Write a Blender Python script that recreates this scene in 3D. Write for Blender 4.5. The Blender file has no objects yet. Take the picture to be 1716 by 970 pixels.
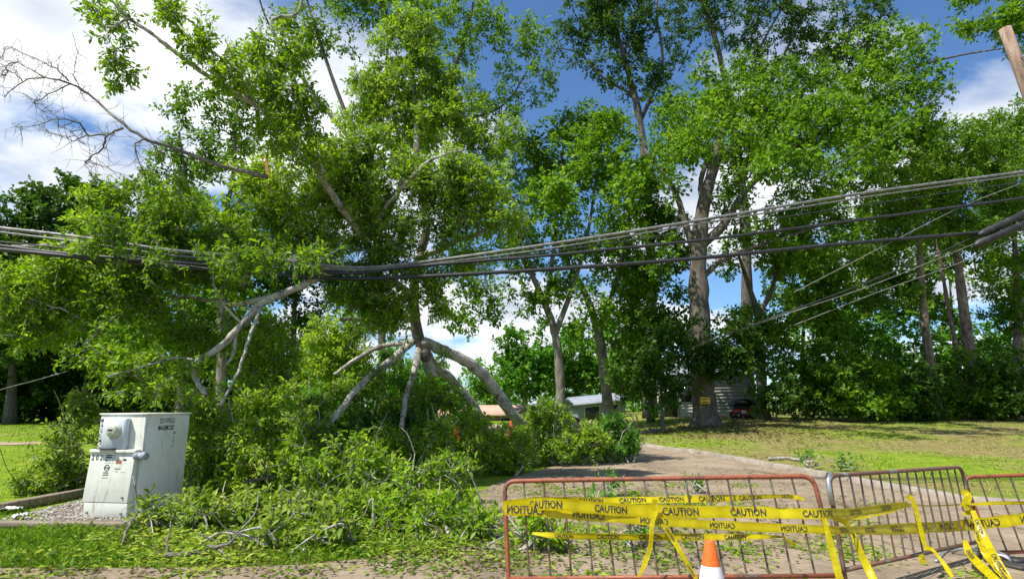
import bpy, math, random
import numpy as np
from mathutils import Vector, Matrix

sc = bpy.context.scene
COL = sc.collection
R = math.radians
rng = np.random.default_rng(7)
random.seed(7)

# ------------------------------------------------------------------ camera
PITCH = R(11.03); EYE = 1.6; F = 1000.0; CX, CY = 858.0, 485.0
cam_d = bpy.data.cameras.new('camera'); cam = bpy.data.objects.new('camera', cam_d); COL.objects.link(cam)
cam.location = (0, 0, EYE); cam.rotation_euler = (R(90) + PITCH, 0, 0)
cam_d.sensor_width = 36; cam_d.lens = 36 * F / 1716.0
cam_d.clip_start = 0.05; cam_d.clip_end = 3000
sc.camera = cam

# ------------------------------------------------------------------ sun, sky, exposure
SUN_EL = R(58); SUN_DIR = np.array([-0.80, -0.52]); SUN_DIR = SUN_DIR / np.linalg.norm(SUN_DIR)
sv = Vector((SUN_DIR[0] * math.cos(SUN_EL), SUN_DIR[1] * math.cos(SUN_EL), math.sin(SUN_EL)))
sun_d = bpy.data.lights.new('sun', 'SUN'); sun = bpy.data.objects.new('sun', sun_d); COL.objects.link(sun)
sun_d.energy = 5.0; sun_d.angle = R(0.53); sun_d.color = (1.0, 0.95, 0.86)
sun.rotation_euler = sv.to_track_quat('Z', 'Y').to_euler(); sun.location = (-30, -20, 50)
world = bpy.data.worlds.new('World'); sc.world = world; world.use_nodes = True
wt = world.node_tree; wn = wt.nodes; wl = wt.links; wn.clear()
def N(tree, typ, **kw):
    n = tree.nodes.new(typ)
    for k, v in kw.items():
        if hasattr(n, k): setattr(n, k, v)
        else: n.inputs[k].default_value = v
    return n
sky = N(wt, 'ShaderNodeTexSky', sky_type='NISHITA', sun_disc=False, sun_elevation=SUN_EL,
        sun_rotation=math.atan2(sv.x, sv.y), air_density=1.0, dust_density=0.4, ozone_density=2.5)
tc = N(wt, 'ShaderNodeTexCoord')
sep = N(wt, 'ShaderNodeSeparateXYZ'); wl.new(tc.outputs['Generated'], sep.inputs[0])
z0_ = N(wt, 'ShaderNodeMath', operation='MAXIMUM'); wl.new(sep.outputs['Z'], z0_.inputs[0]); z0_.inputs[1].default_value = 0.0
zz = N(wt, 'ShaderNodeMath', operation='ADD'); wl.new(z0_.outputs[0], zz.inputs[0]); zz.inputs[1].default_value = 0.22
zm = N(wt, 'ShaderNodeMath', operation='MAXIMUM'); wl.new(zz.outputs[0], zm.inputs[0]); zm.inputs[1].default_value = 0.05
dx_ = N(wt, 'ShaderNodeMath', operation='DIVIDE'); wl.new(sep.outputs['X'], dx_.inputs[0]); wl.new(zm.outputs[0], dx_.inputs[1])
dy_ = N(wt, 'ShaderNodeMath', operation='DIVIDE'); wl.new(sep.outputs['Y'], dy_.inputs[0]); wl.new(zm.outputs[0], dy_.inputs[1])
cb = N(wt, 'ShaderNodeCombineXYZ'); wl.new(dx_.outputs[0], cb.inputs[0]); wl.new(dy_.outputs[0], cb.inputs[1])
cb.inputs[2].default_value = 36.0
nz = N(wt, 'ShaderNodeTexNoise'); nz.inputs['Scale'].default_value = 1.35; nz.inputs['Detail'].default_value = 9
nz.inputs['Roughness'].default_value = 0.52; nz.inputs['Distortion'].default_value = 0.25
wl.new(cb.outputs[0], nz.inputs['Vector'])
rp = N(wt, 'ShaderNodeValToRGB'); rp.color_ramp.elements[0].position = 0.495; rp.color_ramp.elements[1].position = 0.585
wl.new(nz.outputs[0], rp.inputs[0])
nz2 = N(wt, 'ShaderNodeTexNoise'); nz2.inputs['Scale'].default_value = 2.6; nz2.inputs['Detail'].default_value = 5
wl.new(cb.outputs[0], nz2.inputs['Vector'])
crp = N(wt, 'ShaderNodeValToRGB')
crp.color_ramp.elements[0].position = 0.35; crp.color_ramp.elements[0].color = (0.44, 0.49, 0.57, 1)
crp.color_ramp.elements[1].position = 0.62; crp.color_ramp.elements[1].color = (0.88, 0.89, 0.90, 1)
wl.new(nz2.outputs[0], crp.inputs[0])
sk = N(wt, 'ShaderNodeMix', data_type='RGBA', blend_type='MULTIPLY'); sk.inputs[0].default_value = 1
wl.new(sky.outputs[0], sk.inputs[6]); sk.inputs[7].default_value = (0.072, 0.096, 0.118, 1)
mx = N(wt, 'ShaderNodeMix', data_type='RGBA'); wl.new(rp.outputs[0], mx.inputs[0])
wl.new(sk.outputs[2], mx.inputs[6]); wl.new(crp.outputs[0], mx.inputs[7])
bg = N(wt, 'ShaderNodeBackground'); wl.new(mx.outputs[2], bg.inputs[0]); bg.inputs[1].default_value = 1.0
wo = N(wt, 'ShaderNodeOutputWorld'); wl.new(bg.outputs[0], wo.inputs[0])
sc.view_settings.view_transform = 'Standard'; sc.view_settings.look = 'None'
sc.view_settings.exposure = 0.55; sc.view_settings.gamma = 1.0
sc.cycles.max_bounces = 8; sc.cycles.diffuse_bounces = 4; sc.cycles.transmission_bounces = 6
sc.cycles.transparent_max_bounces = 8; sc.cycles.glossy_bounces = 2

# ------------------------------------------------------------------ geometry helpers
cp, sp_ = math.cos(PITCH), math.sin(PITCH)
def ray(px, py):
    dx = (px - CX) / F; dy = (CY - py) / F
    return np.array([dx, cp - dy * sp_, sp_ + dy * cp])
def P(px, py, Y):
    d = ray(px, py); t = Y / d[1]
    return np.array([d[0] * t, Y, EYE + d[2] * t])
def sstep(a, b, v):
    t = np.clip((np.asarray(v, float) - a) / (b - a), 0, 1); return t * t * (3 - 2 * t)
def gz(x, y):
    return sstep(12, 36, y) * (0.30 + 0.60 * sstep(2, 11, x))
def G(px, py):
    d = ray(px, py); t = 3.0
    for _ in range(4000):
        p = np.array([0, 0, EYE]) + d * t
        if p[2] <= gz(p[0], p[1]): break
        t += 0.02 + t * 0.0008
        if t > 150: break
    p[2] = gz(p[0], p[1]); return p
def nrm(v):
    v = np.asarray(v, float); return v / (np.linalg.norm(v, axis=-1, keepdims=True) + 1e-9)

def mk_mesh(name, V, faces, mat=None, smooth=False, rnd=None):
    """V (n,3); faces: (m,3)/(m,4) array or list of arrays"""
    me = bpy.data.meshes.new(name)
    if isinstance(faces, np.ndarray): faces = [faces]
    V = np.asarray(V, np.float32)
    faces = [np.asarray(f, np.int32) for f in faces if len(f)]
    nl = sum(f.size for f in faces); nf = sum(len(f) for f in faces)
    me.vertices.add(len(V)); me.vertices.foreach_set('co', V.ravel())
    me.loops.add(nl); me.polygons.add(nf)
    me.loops.foreach_set('vertex_index', np.concatenate([f.ravel() for f in faces]))
    tot = np.concatenate([np.full(len(f), f.shape[1], np.int32) for f in faces])
    st = np.concatenate([[0], np.cumsum(tot)[:-1]]).astype(np.int32)
    me.polygons.foreach_set('loop_start', st)
    if smooth: me.polygons.foreach_set('use_smooth', np.ones(nf, bool))
    if rnd is not None:
        a = me.attributes.new('rnd', 'FLOAT', 'POINT'); a.data.foreach_set('value', np.asarray(rnd, np.float32))
    me.update(calc_edges=True)
    if mat: me.materials.append(mat)
    return me
def link(name, me, parent=None, kind=None):
    o = bpy.data.objects.new(name, me); COL.objects.link(o)
    if parent is not None: o.parent = parent
    if kind: o['kind'] = kind
    return o
def tag(o, label, cat, group=None):
    o['label'] = label; o['category'] = cat
    if group: o['group'] = group
    return o
def thing(name, label, cat, loc=(0, 0, 0), group=None, rz=0):
    o = bpy.data.objects.new(name, None); COL.objects.link(o); o.location = [float(c) for c in loc]
    o.rotation_euler = (0, 0, rz); o.empty_display_size = 0.2
    return tag(o, label, cat, group)

class MB:
    """collects geometry for ONE mesh"""
    def __init__(s): s.V = []; s.F3 = []; s.F4 = []; s.n = 0; s.rn = []
    def add(s, V, f3=None, f4=None, rnd=None):
        V = np.asarray(V, float)
        if f3 is not None and len(f3): s.F3.append(np.asarray(f3) + s.n)
        if f4 is not None and len(f4): s.F4.append(np.asarray(f4) + s.n)
        s.V.append(V); s.n += len(V)
        s.rn.append(np.zeros(len(V)) if rnd is None else rnd)
    def box(s, c, size, rot=None, bev=0.0):
        h = np.array(size) / 2.0; c = np.array(c, float)
        if bev <= 0:
            V = np.array([[x, y, z] for x in (-1, 1) for y in (-1, 1) for z in (-1, 1)]) * h
            f = [[0, 1, 3, 2], [4, 6, 7, 5], [0, 4, 5, 1], [2, 3, 7, 6], [0, 2, 6, 4], [1, 5, 7, 3]]
            V = V @ (np.array(rot).T if rot is not None else np.eye(3)) + c; s.add(V, None, f); return
        b = min(bev, *(h * 0.45)); V = []; idx = {}
        for x in (-1, 1):
            for y in (-1, 1):
                for z in (-1, 1):
                    for ax in range(3):
                        p = np.array([x, y, z]) * (h - b); p[ax] = (x, y, z)[ax] * h[ax]
                        idx[(x, y, z, ax)] = len(V); V.append(p)
        f4 = []; f3 = []
        for ax in range(3):
            o1, o2 = [(1, 2), (2, 0), (0, 1)][ax]
            for sg in (-1, 1):
                q = []
                for a, bb in ((-1, -1), (1, -1), (1, 1), (-1, 1)):
                    k = [0, 0, 0]; k[ax] = sg; k[o1] = a; k[o2] = bb; q.append(idx[(*k, ax)])
                f4.append(q if sg > 0 else q[::-1])
        for ax in range(3):
            o1, o2 = [(1, 2), (2, 0), (0, 1)][ax]
            for a in (-1, 1):
                for bb in (-1, 1):
                    k0 = [0, 0, 0]; k1 = [0, 0, 0]; k0[ax] = -1; k1[ax] = 1
                    for k in (k0, k1): k[o1] = a; k[o2] = bb
                    q = [idx[(*k0, o1)], idx[(*k1, o1)], idx[(*k1, o2)], idx[(*k0, o2)]]
                    f4.append(q if a * bb < 0 else q[::-1])
        for x in (-1, 1):
            for y in (-1, 1):
                for z in (-1, 1):
                    q = [idx[(x, y, z, 0)], idx[(x, y, z, 1)], idx[(x, y, z, 2)]]
                    f3.append(q if x * y * z > 0 else q[::-1])
        V = np.array(V) @ (np.array(rot).T if rot is not None else np.eye(3)) + c
        s.add(V, f3, f4)
    def tube(s, pts, rad, sides=8, cap=True):
        pts = np.asarray(pts, float); n = len(pts)
        rad = np.broadcast_to(np.asarray(rad, float), (n,)) if np.ndim(rad) else np.full(n, rad)
        t = np.gradient(pts, axis=0); t = nrm(t)
        a = np.array([0, 0, 1.0]) if abs(t[0][2]) < 0.9 else np.array([1.0, 0, 0])
        u = nrm(np.cross(t[0], a)); U = [u]
        for i in range(1, n):
            u = U[-1] - t[i] * np.dot(U[-1], t[i]); U.append(nrm(u))
        U = np.array(U); W = np.cross(t, U)
        an = np.linspace(0, 2 * np.pi, sides, endpoint=False)
        V = pts[:, None] + rad[:, None, None] * (np.cos(an)[None, :, None] * U[:, None] + np.sin(an)[None, :, None] * W[:, None])
        V = V.reshape(-1, 3)
        i = np.arange(n - 1)[:, None] * sides; j = np.arange(sides)[None]; k = (j + 1) % sides
        f4 = np.stack([i + j, i + k, i + sides + k, i + sides + j], -1).reshape(-1, 4)
        f3 = []
        if cap:
            V = np.vstack([V, pts[0], pts[-1]]); m = n * sides
            for q in range(sides):
                f3.append([m, (q + 1) % sides, q]); f3.append([m + 1, (n - 1) * sides + q, (n - 1) * sides + (q + 1) % sides])
        s.add(V, f3, f4)
    def lathe(s, prof, sides=24, c=(0, 0, 0)):
        prof = np.array(prof, float); an = np.linspace(0, 2 * np.pi, sides, endpoint=False); n = len(prof)
        V = np.stack([prof[:, 0, None] * np.cos(an), prof[:, 0, None] * np.sin(an), np.repeat(prof[:, 1, None], sides, 1)], -1).reshape(-1, 3) + np.array(c)
        i = np.arange(n - 1)[:, None] * sides; j = np.arange(sides)[None]; k = (j + 1) % sides
        s.add(V, None, np.stack([i + j, i + k, i + sides + k, i + sides + j], -1).reshape(-1, 4))
    def prism(s, poly, axis_vec):
        """extrude closed 3D polygon along axis_vec"""
        poly = np.asarray(poly, float); n = len(poly); V = np.vstack([poly, poly + np.asarray(axis_vec)])
        f4 = [[i, (i + 1) % n, n + (i + 1) % n, n + i] for i in range(n)]
        c = np.vstack([poly.mean(0), poly.mean(0) + np.asarray(axis_vec)]); V = np.vstack([V, c])
        f3 = [[2 * n, (i + 1) % n, i] for i in range(n)] + [[2 * n + 1, n + i, n + (i + 1) % n] for i in range(n)]
        s.add(V, f3, f4)
    def mesh(s, name, mat, smooth=False, rnd=False, origin=None):
        V = np.vstack(s.V)
        if origin is not None: V = V - np.asarray(origin)
        fs = []
        if s.F3: fs.append(np.vstack(s.F3))
        if s.F4: fs.append(np.vstack(s.F4))
        return mk_mesh(name, V, fs, mat, smooth, np.concatenate(s.rn) if rnd else None)
    def build(s, name, mat, parent=None, smooth=False, origin=None, kind=None):
        return link(name, s.mesh(name, mat, smooth, origin=origin), parent, kind)

def catmull(pts, per=6):
    pts = np.asarray(pts, float)
    if len(pts) < 3: return np.array([pts[0] + (pts[-1] - pts[0]) * t for t in np.linspace(0, 1, per + 1)])
    p = np.vstack([2 * pts[0] - pts[1], pts, 2 * pts[-1] - pts[-2]]); out = []
    for i in range(1, len(p) - 2):
        for t in np.linspace(0, 1, per, endpoint=False):
            a, b, c, d = p[i - 1], p[i], p[i + 1], p[i + 2]
            out.append(0.5 * (2 * b + (c - a) * t + (2 * a - 5 * b + 4 * c - d) * t * t + (3 * b - a - 3 * c + d) * t ** 3))
    out.append(pts[-1]); return np.array(out)
def rot_z(a):
    c, s = math.cos(a), math.sin(a); return np.array([[c, -s, 0], [s, c, 0], [0, 0, 1.0]])

# ------------------------------------------------------------------ materials
def mat_new(name):
    m = bpy.data.materials.new(name); m.use_nodes = True; t = m.node_tree; t.nodes.clear()
    out = t.nodes.new('ShaderNodeOutputMaterial'); return m, t, out
def ramp(t, fac, stops):
    r = t.nodes.new('ShaderNodeValToRGB'); e = r.color_ramp.elements
    while len(e) < len(stops): e.new(0.5)
    for i, (p, c) in enumerate(stops): e[i].position = p; e[i].color = (*c, 1)
    if fac is not None: t.links.new(fac, r.inputs[0])
    return r
def noise(t, scale, detail=4, rough=0.55, coord='Object', dist=0.0, stretch=None):
    c = t.nodes.new('ShaderNodeTexCoord'); n = t.nodes.new('ShaderNodeTexNoise')
    n.inputs['Scale'].default_value = scale; n.inputs['Detail'].default_value = detail
    n.inputs['Roughness'].default_value = rough; n.inputs['Distortion'].default_value = dist
    if coord == 'World':
        g = t.nodes.new('ShaderNodeNewGeometry'); src = g.outputs['Position']
    else: src = c.outputs[coord]
    if stretch:
        mp = t.nodes.new('ShaderNodeMapping'); mp.inputs['Scale'].default_value = stretch
        t.links.new(src, mp.inputs[0]); src = mp.outputs[0]
    t.links.new(src, n.inputs['Vector']); return n
def bump(t, h, strength, dist=0.02):
    b = t.nodes.new('ShaderNodeBump'); b.inputs['Strength'].default_value = strength; b.inputs['Distance'].default_value = dist
    t.links.new(h, b.inputs['Height']); return b
def mixc(t, fac, a, b, mode='MIX'):
    m = t.nodes.new('ShaderNodeMix'); m.data_type = 'RGBA'; m.blend_type = mode
    for v, i in ((fac, 0), (a, 6), (b, 7)):
        if isinstance(v, (int, float)): m.inputs[i].default_value = v
        elif isinstance(v, tuple): m.inputs[i].default_value = (*v, 1)
        else: t.links.new(v, m.inputs[i])
    return m.outputs[2]
def surf(name, stops, scale=6, detail=6, rough=0.7, bump_s=0.3, bump_d=0.01, coord='Object', metal=0.0,
         stretch=None, fine=None, spec=0.4, dist=0.0):
    m, t, out = mat_new(name)
    n = noise(t, scale, detail, 0.6, coord, dist, stretch); r = ramp(t, n.outputs[0], stops); col = r.outputs[0]
    if fine:
        n2 = noise(t, fine[0], 3, 0.6, coord); r2 = ramp(t, n2.outputs[0], [(0.3, (fine[1],) * 3), (0.7, (fine[2],) * 3)])
        col = mixc(t, 1.0, col, r2.outputs[0], 'MULTIPLY')
    b = t.nodes.new('ShaderNodeBsdfPrincipled'); t.links.new(col, b.inputs['Base Color'])
    b.inputs['Roughness'].default_value = rough; b.inputs['Metallic'].default_value = metal
    b.inputs['Specular IOR Level'].default_value = spec
    if bump_s: t.links.new(bump(t, (n2 if fine else n).outputs[0], bump_s, bump_d).outputs[0], b.inputs['Normal'])
    t.links.new(b.outputs[0], out.inputs[0]); return m

def leaf_mat(name, dark, mid, light, trans=0.40, rough=0.52, tl=1.3, clump=0.35):
    m, t, out = mat_new(name)
    a = t.nodes.new('ShaderNodeAttribute'); a.attribute_name = 'rnd'
    n = noise(t, clump, 2, 0.5, 'World')
    ad = t.nodes.new('ShaderNodeMath'); ad.operation = 'MULTIPLY_ADD'
    t.links.new(n.outputs[0], ad.inputs[0]); ad.inputs[1].default_value = 0.9; 
    sb = t.nodes.new('ShaderNodeMath'); sb.operation = 'MULTIPLY_ADD'
    t.links.new(a.outputs['Fac'], sb.inputs[0]); sb.inputs[1].default_value = 0.8; sb.inputs[2].default_value = -0.35
    t.links.new(sb.outputs[0], ad.inputs[2])
    r = ramp(t, ad.outputs[0], [(0.12, dark), (0.5, mid), (0.88, light)])
    b = t.nodes.new('ShaderNodeBsdfPrincipled'); t.links.new(r.outputs[0], b.inputs['Base Color'])
    b.inputs['Roughness'].default_value = rough; b.inputs['Specular IOR Level'].default_value = 0.28
    tr = t.nodes.new('ShaderNodeBsdfTranslucent')
    c2 = mixc(t, 1.0, r.outputs[0], (tl * 1.05, tl, tl * 0.55), 'MULTIPLY'); t.links.new(c2, tr.inputs[0])
    mx = t.nodes.new('ShaderNodeMixShader'); mx.inputs[0].default_value = trans
    t.links.new(b.outputs[0], mx.inputs[1]); t.links.new(tr.outputs[0], mx.inputs[2]); t.links.new(mx.outputs[0], out.inputs[0])
    return m

M = {}
M['leaf_fallen'] = leaf_mat('leaf_fallen', (0.06, 0.14, 0.006), (0.185, 0.345, 0.009), (0.38, 0.53, 0.03), trans=0.45)
M['leaf_pile'] = leaf_mat('leaf_pile', (0.055, 0.115, 0.010), (0.175, 0.30, 0.016), (0.42, 0.50, 0.08), trans=0.42)
M['leaf_vivid'] = leaf_mat('leaf_vivid', (0.035, 0.13, 0.008), (0.11, 0.32, 0.016), (0.23, 0.47, 0.035), trans=0.45)
M['leaf_oak'] = leaf_mat('leaf_oak', (0.035, 0.095, 0.005), (0.11, 0.24, 0.008), (0.22, 0.38, 0.018), trans=0.45, clump=0.2)
M['leaf_back'] = leaf_mat('leaf_back', (0.045, 0.115, 0.008), (0.125, 0.25, 0.012), (0.23, 0.38, 0.024), trans=0.45, clump=0.2)
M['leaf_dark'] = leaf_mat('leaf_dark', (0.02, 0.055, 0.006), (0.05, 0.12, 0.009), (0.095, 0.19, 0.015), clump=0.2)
M['leaf_pine'] = leaf_mat('leaf_pine', (0.045, 0.12, 0.008), (0.12, 0.25, 0.014), (0.21, 0.36, 0.025), clump=0.2)
M['leaf_far'] = leaf_mat('leaf_far', (0.035, 0.12, 0.010), (0.095, 0.26, 0.014), (0.17, 0.37, 0.025), clump=0.1)
M['leaf_dead'] = leaf_mat('leaf_dead', (0.06, 0.05, 0.02), (0.16, 0.12, 0.05), (0.22, 0.24, 0.06), trans=0.2)
M['grass'] = leaf_mat('grass', (0.06, 0.15, 0.008), (0.14, 0.28, 0.012), (0.28, 0.40, 0.03), trans=0.35, clump=0.6)
M['grass_dry'] = leaf_mat('grass_dry', (0.10, 0.16, 0.02), (0.22, 0.25, 0.045), (0.42, 0.36, 0.13), trans=0.3, clump=0.45)
M['bark_pale'] = surf('bark_pale', [(0.34, (0.12, 0.105, 0.08)), (0.44, (0.36, 0.33, 0.28)), (0.54, (0.50, 0.47, 0.41)), (0.7, (0.66, 0.63, 0.57))], 5, 9, 0.9, 1.0, 0.03, 'World', fine=(40, 0.55, 1.15), dist=0.6)
M['bark_oak'] = surf('bark_oak', [(0.3, (0.075, 0.06, 0.045)), (0.5, (0.15, 0.125, 0.10)), (0.7, (0.25, 0.215, 0.175))], 5, 8, 0.9, 0.9, 0.06, 'World', stretch=(1, 1, 0.3), fine=(26, 0.55, 1.12))
M['bark_grey'] = surf('bark_grey', [(0.3, (0.10, 0.085, 0.07)), (0.5, (0.20, 0.175, 0.145)), (0.7, (0.34, 0.30, 0.25))], 5, 8, 0.9, 0.8, 0.05, 'World', stretch=(1, 1, 0.35), fine=(30, 0.65, 1.1))
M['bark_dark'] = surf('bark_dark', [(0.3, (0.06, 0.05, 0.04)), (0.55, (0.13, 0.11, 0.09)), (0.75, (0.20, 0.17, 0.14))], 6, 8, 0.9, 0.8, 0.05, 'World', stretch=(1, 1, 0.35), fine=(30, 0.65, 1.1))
M['bark_pine'] = surf('bark_pine', [(0.32, (0.07, 0.05, 0.04)), (0.5, (0.21, 0.15, 0.115)), (0.7, (0.33, 0.25, 0.20))], 5, 6, 0.9, 0.9, 0.06, 'World', stretch=(1, 1, 0.5), fine=(18, 0.6, 1.1))
M['wood_torn'] = surf('wood_torn', [(0.3, (0.45, 0.27, 0.13)), (0.6, (0.66, 0.47, 0.27))], 20, 4, 0.8, 0.6, 0.02, stretch=(1, 1, 0.15))
M['wood_red'] = surf('wood_red', [(0.3, (0.20, 0.065, 0.03)), (0.6, (0.38, 0.14, 0.07))], 14, 4, 0.85, 0.5, 0.02)
# ------------------------------------------------------------------ foliage machinery
def rand_unit(n, g=rng):
    return nrm(g.normal(size=(n, 3)))
def leaf_geo(Pp, D, Nn, L, W, g=rng):
    """folded rhombic leaf: 4 verts, 2 tris each"""
    n = len(Pp); D = nrm(D); T = nrm(np.cross(D, Nn)); Nn = np.cross(T, D)
    L = L[:, None]; W = W[:, None]
    mid = Pp + D * L * 0.55
    fold = W * 0.22
    tip = Pp + D * L - Nn * L * g.uniform(0.0, 0.25, (n, 1))
    V = np.stack([Pp, mid + T * W * 0.5 + Nn * fold, tip, mid - T * W * 0.5 + Nn * fold], 1).reshape(-1, 3)
    b = (np.arange(n) * 4)[:, None]
    F3 = np.concatenate([b + np.array([[0, 1, 2]]), b + np.array([[0, 2, 3]])], 1).reshape(-1, 3)
    return V, F3, np.repeat(g.uniform(0, 1, n), 4)
def twig_leaves(B, D, ln, m, L, W, g, up=0.5, spread=0.95):
    """m leaves along each twig (base B, dir D, length ln)"""
    n = len(B)
    k = np.tile(np.arange(m), n); tw = np.repeat(np.arange(n), m)
    t = 0.2 + 0.8 * (k + g.uniform(0, 1, n * m)) / m
    d = D[tw]; a = nrm(np.cross(d, rand_unit(n * m, g)))
    pos = B[tw] + d * (ln[tw] * t)[:, None] + a * 0.01
    ld = nrm(d * (0.35 + 0.5 * t)[:, None] + a * spread + np.array([0, 0, -0.12]))
    nn = nrm(rand_unit(n * m, g) * 0.75 + np.array([0, 0, up * 0.7]) + np.array([sv.x, sv.y, sv.z]) * 0.55)
    rl = g.uniform(0.45, 1.35, n * m)
    V, F, r = leaf_geo(pos, ld, nn, L * rl, W * rl * g.uniform(0.8, 1.2, n * m), g)
    tr = np.repeat(np.repeat(g.uniform(0, 1, n), m), 4)      # shared tone per twig
    return V, F, np.clip(0.55 * r + 0.45 * tr, 0, 1)
def prisms(A, B, r0, r1):
    """thin 3-sided twigs from A to B, vectorised"""
    n = len(A); d = nrm(B - A); u = nrm(np.cross(d, np.array([0.31, 0.77, 0.55]))); w = np.cross(d, u)
    V = []
    for q, (X, r) in enumerate(((A, r0), (B, r1))):
        for k in range(3):
            an = k * 2.0944; V.append(X + (u * math.cos(an) + w * math.sin(an)) * np.reshape(r, (-1, 1)))
    V = np.stack(V, 1).reshape(-1, 3); b = (np.arange(n) * 6)[:, None]
    F4 = np.concatenate([b + np.array([[k, (k + 1) % 3, 3 + (k + 1) % 3, 3 + k]]) for k in range(3)], 1).reshape(-1, 4)
    return V, F4
def bez_tubes(A, C, B, r0, r1, segs, sides):
    n = len(A); t = np.linspace(0, 1, segs + 1)[None, :, None]
    pts = A[:, None] * (1 - t) ** 2 + 2 * C[:, None] * t * (1 - t) + B[:, None] * t * t
    tan = nrm(2 * (C - A)[:, None] * (1 - t) + 2 * (B - C)[:, None] * t)
    u = nrm(np.cross(tan, np.array([0.31, 0.77, 0.55]))); w = np.cross(tan, u)
    rad = (r0[:, None] * (1 - t[..., 0]) + r1[:, None] * t[..., 0])[..., None, None]
    an = np.arange(sides) * 2 * np.pi / sides
    V = pts[:, :, None] + rad * (np.cos(an)[None, None, :, None] * u[:, :, None] + np.sin(an)[None, None, :, None] * w[:, :, None])
    V = V.reshape(-1, 3)
    i = (np.arange(n) * (segs + 1) * sides)[:, None, None] + (np.arange(segs) * sides)[None, :, None]
    j = np.arange(sides)[None, None]; k = (j + 1) % sides
    F4 = np.stack([i + j, i + k, i + sides + k, i + sides + j], -1).reshape(-1, 4)
    return V, F4
def grow(nodes, nr, tips, g, rise=0.15, above=0.6):
    """connect every tip to the nearest node of the growing skeleton"""
    nodes = np.asarray(nodes, float); nr = np.asarray(nr, float)
    cap = len(nodes) + 3 * len(tips); NB = np.empty((cap, 3)); NRR = np.empty(cap)
    k = len(nodes); NB[:k] = nodes; NRR[:k] = nr
    d0 = np.min(np.linalg.norm(tips[:, None] - nodes[None], axis=2), axis=1)
    A = []; C = []; B = []; r0 = []
    for i in np.argsort(d0):
        tp = tips[i]; df = NB[:k] - tp; d = np.sqrt((df * df).sum(1))
        cost = d * (1 + above * np.clip(df[:, 2] / (d + 1e-6), 0, 1))
        j = int(np.argmin(cost)); a = NB[j].copy(); ln = d[j]
        c = a * 0.5 + tp * 0.5 + g.normal(size=3) * 0.12 * ln + np.array([0, 0, rise * ln])
        r = min(NRR[j] * 0.75, 0.008 + 0.014 * ln)
        A.append(a); C.append(c); B.append(tp); r0.append(r)
        for t in (0.4, 0.7, 0.95):
            NB[k] = a * (1 - t) ** 2 + 2 * c * t * (1 - t) + tp * t * t; NRR[k] = r * (1 - 0.7 * t); k += 1
    return np.array(A), np.array(C), np.array(B), np.array(r0)
def px_blob(px, py, rx, ry, Y, dz=None):
    c = P(px, py, Y); s = np.linalg.norm(c - np.array([0, 0, EYE])) / F / 1.05
    rx *= s; ry *= s
    return c, np.array([rx, dz if dz else 0.5 * (rx + ry) * 0.9, ry])
def blob_tips(blobs, per_m2, g, shell=0.55, wl=None, thr=0.35):
    out = []
    for (c, r) in blobs:
        n = max(3, int(per_m2 * math.pi * r[0] * r[2] * (0.6 + 0.4 * r[1])))
        u = rand_unit(n, g) * (g.uniform(0, 1, n) ** (1 / (3 * (1 - shell) + 0.8)))[:, None]
        u += g.normal(size=(n, 3)) * 0.08
        out.append(c + u * r)
    t = np.vstack(out)
    if wl:                                   # clumps with gaps between them
        f = np.zeros(len(t))
        for q in range(7):
            k = rand_unit(1, g)[0] * 2 * np.pi / (wl * g.uniform(0.6, 1.5)); f += np.sin(t @ k + g.uniform(0, 6.28))
        t = t[f > np.quantile(f, thr)]
    return t
def foliage(A, C, B, g, n_tw, tw_len, m, L, W, t0=0.35, up=0.5, along=0.5, lift=0.25):
    """twig bases/dirs on branches -> leaf arrays"""
    n = len(A); t = (t0 + (1 - t0) * ((np.arange(n_tw)[None] + g.uniform(0, 1, (n, n_tw))) / n_tw))[..., None]
    pos = A[:, None] * (1 - t) ** 2 + 2 * C[:, None] * t * (1 - t) + B[:, None] * t * t
    tan = nrm(2 * (C - A)[:, None] * (1 - t) + 2 * (B - C)[:, None] * t)
    d = nrm(tan * along + rand_unit(n * n_tw, g).reshape(n, n_tw, 3) * 0.85 + np.array([0, 0, lift]))
    pos = pos.reshape(-1, 3); d = d.reshape(-1, 3)
    ln = tw_len * g.uniform(0.5, 1.25, len(pos))
    V, F3, r = twig_leaves(pos, d, ln, m, L, W, g, up)
    return pos, d, ln, V, F3, r

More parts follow.
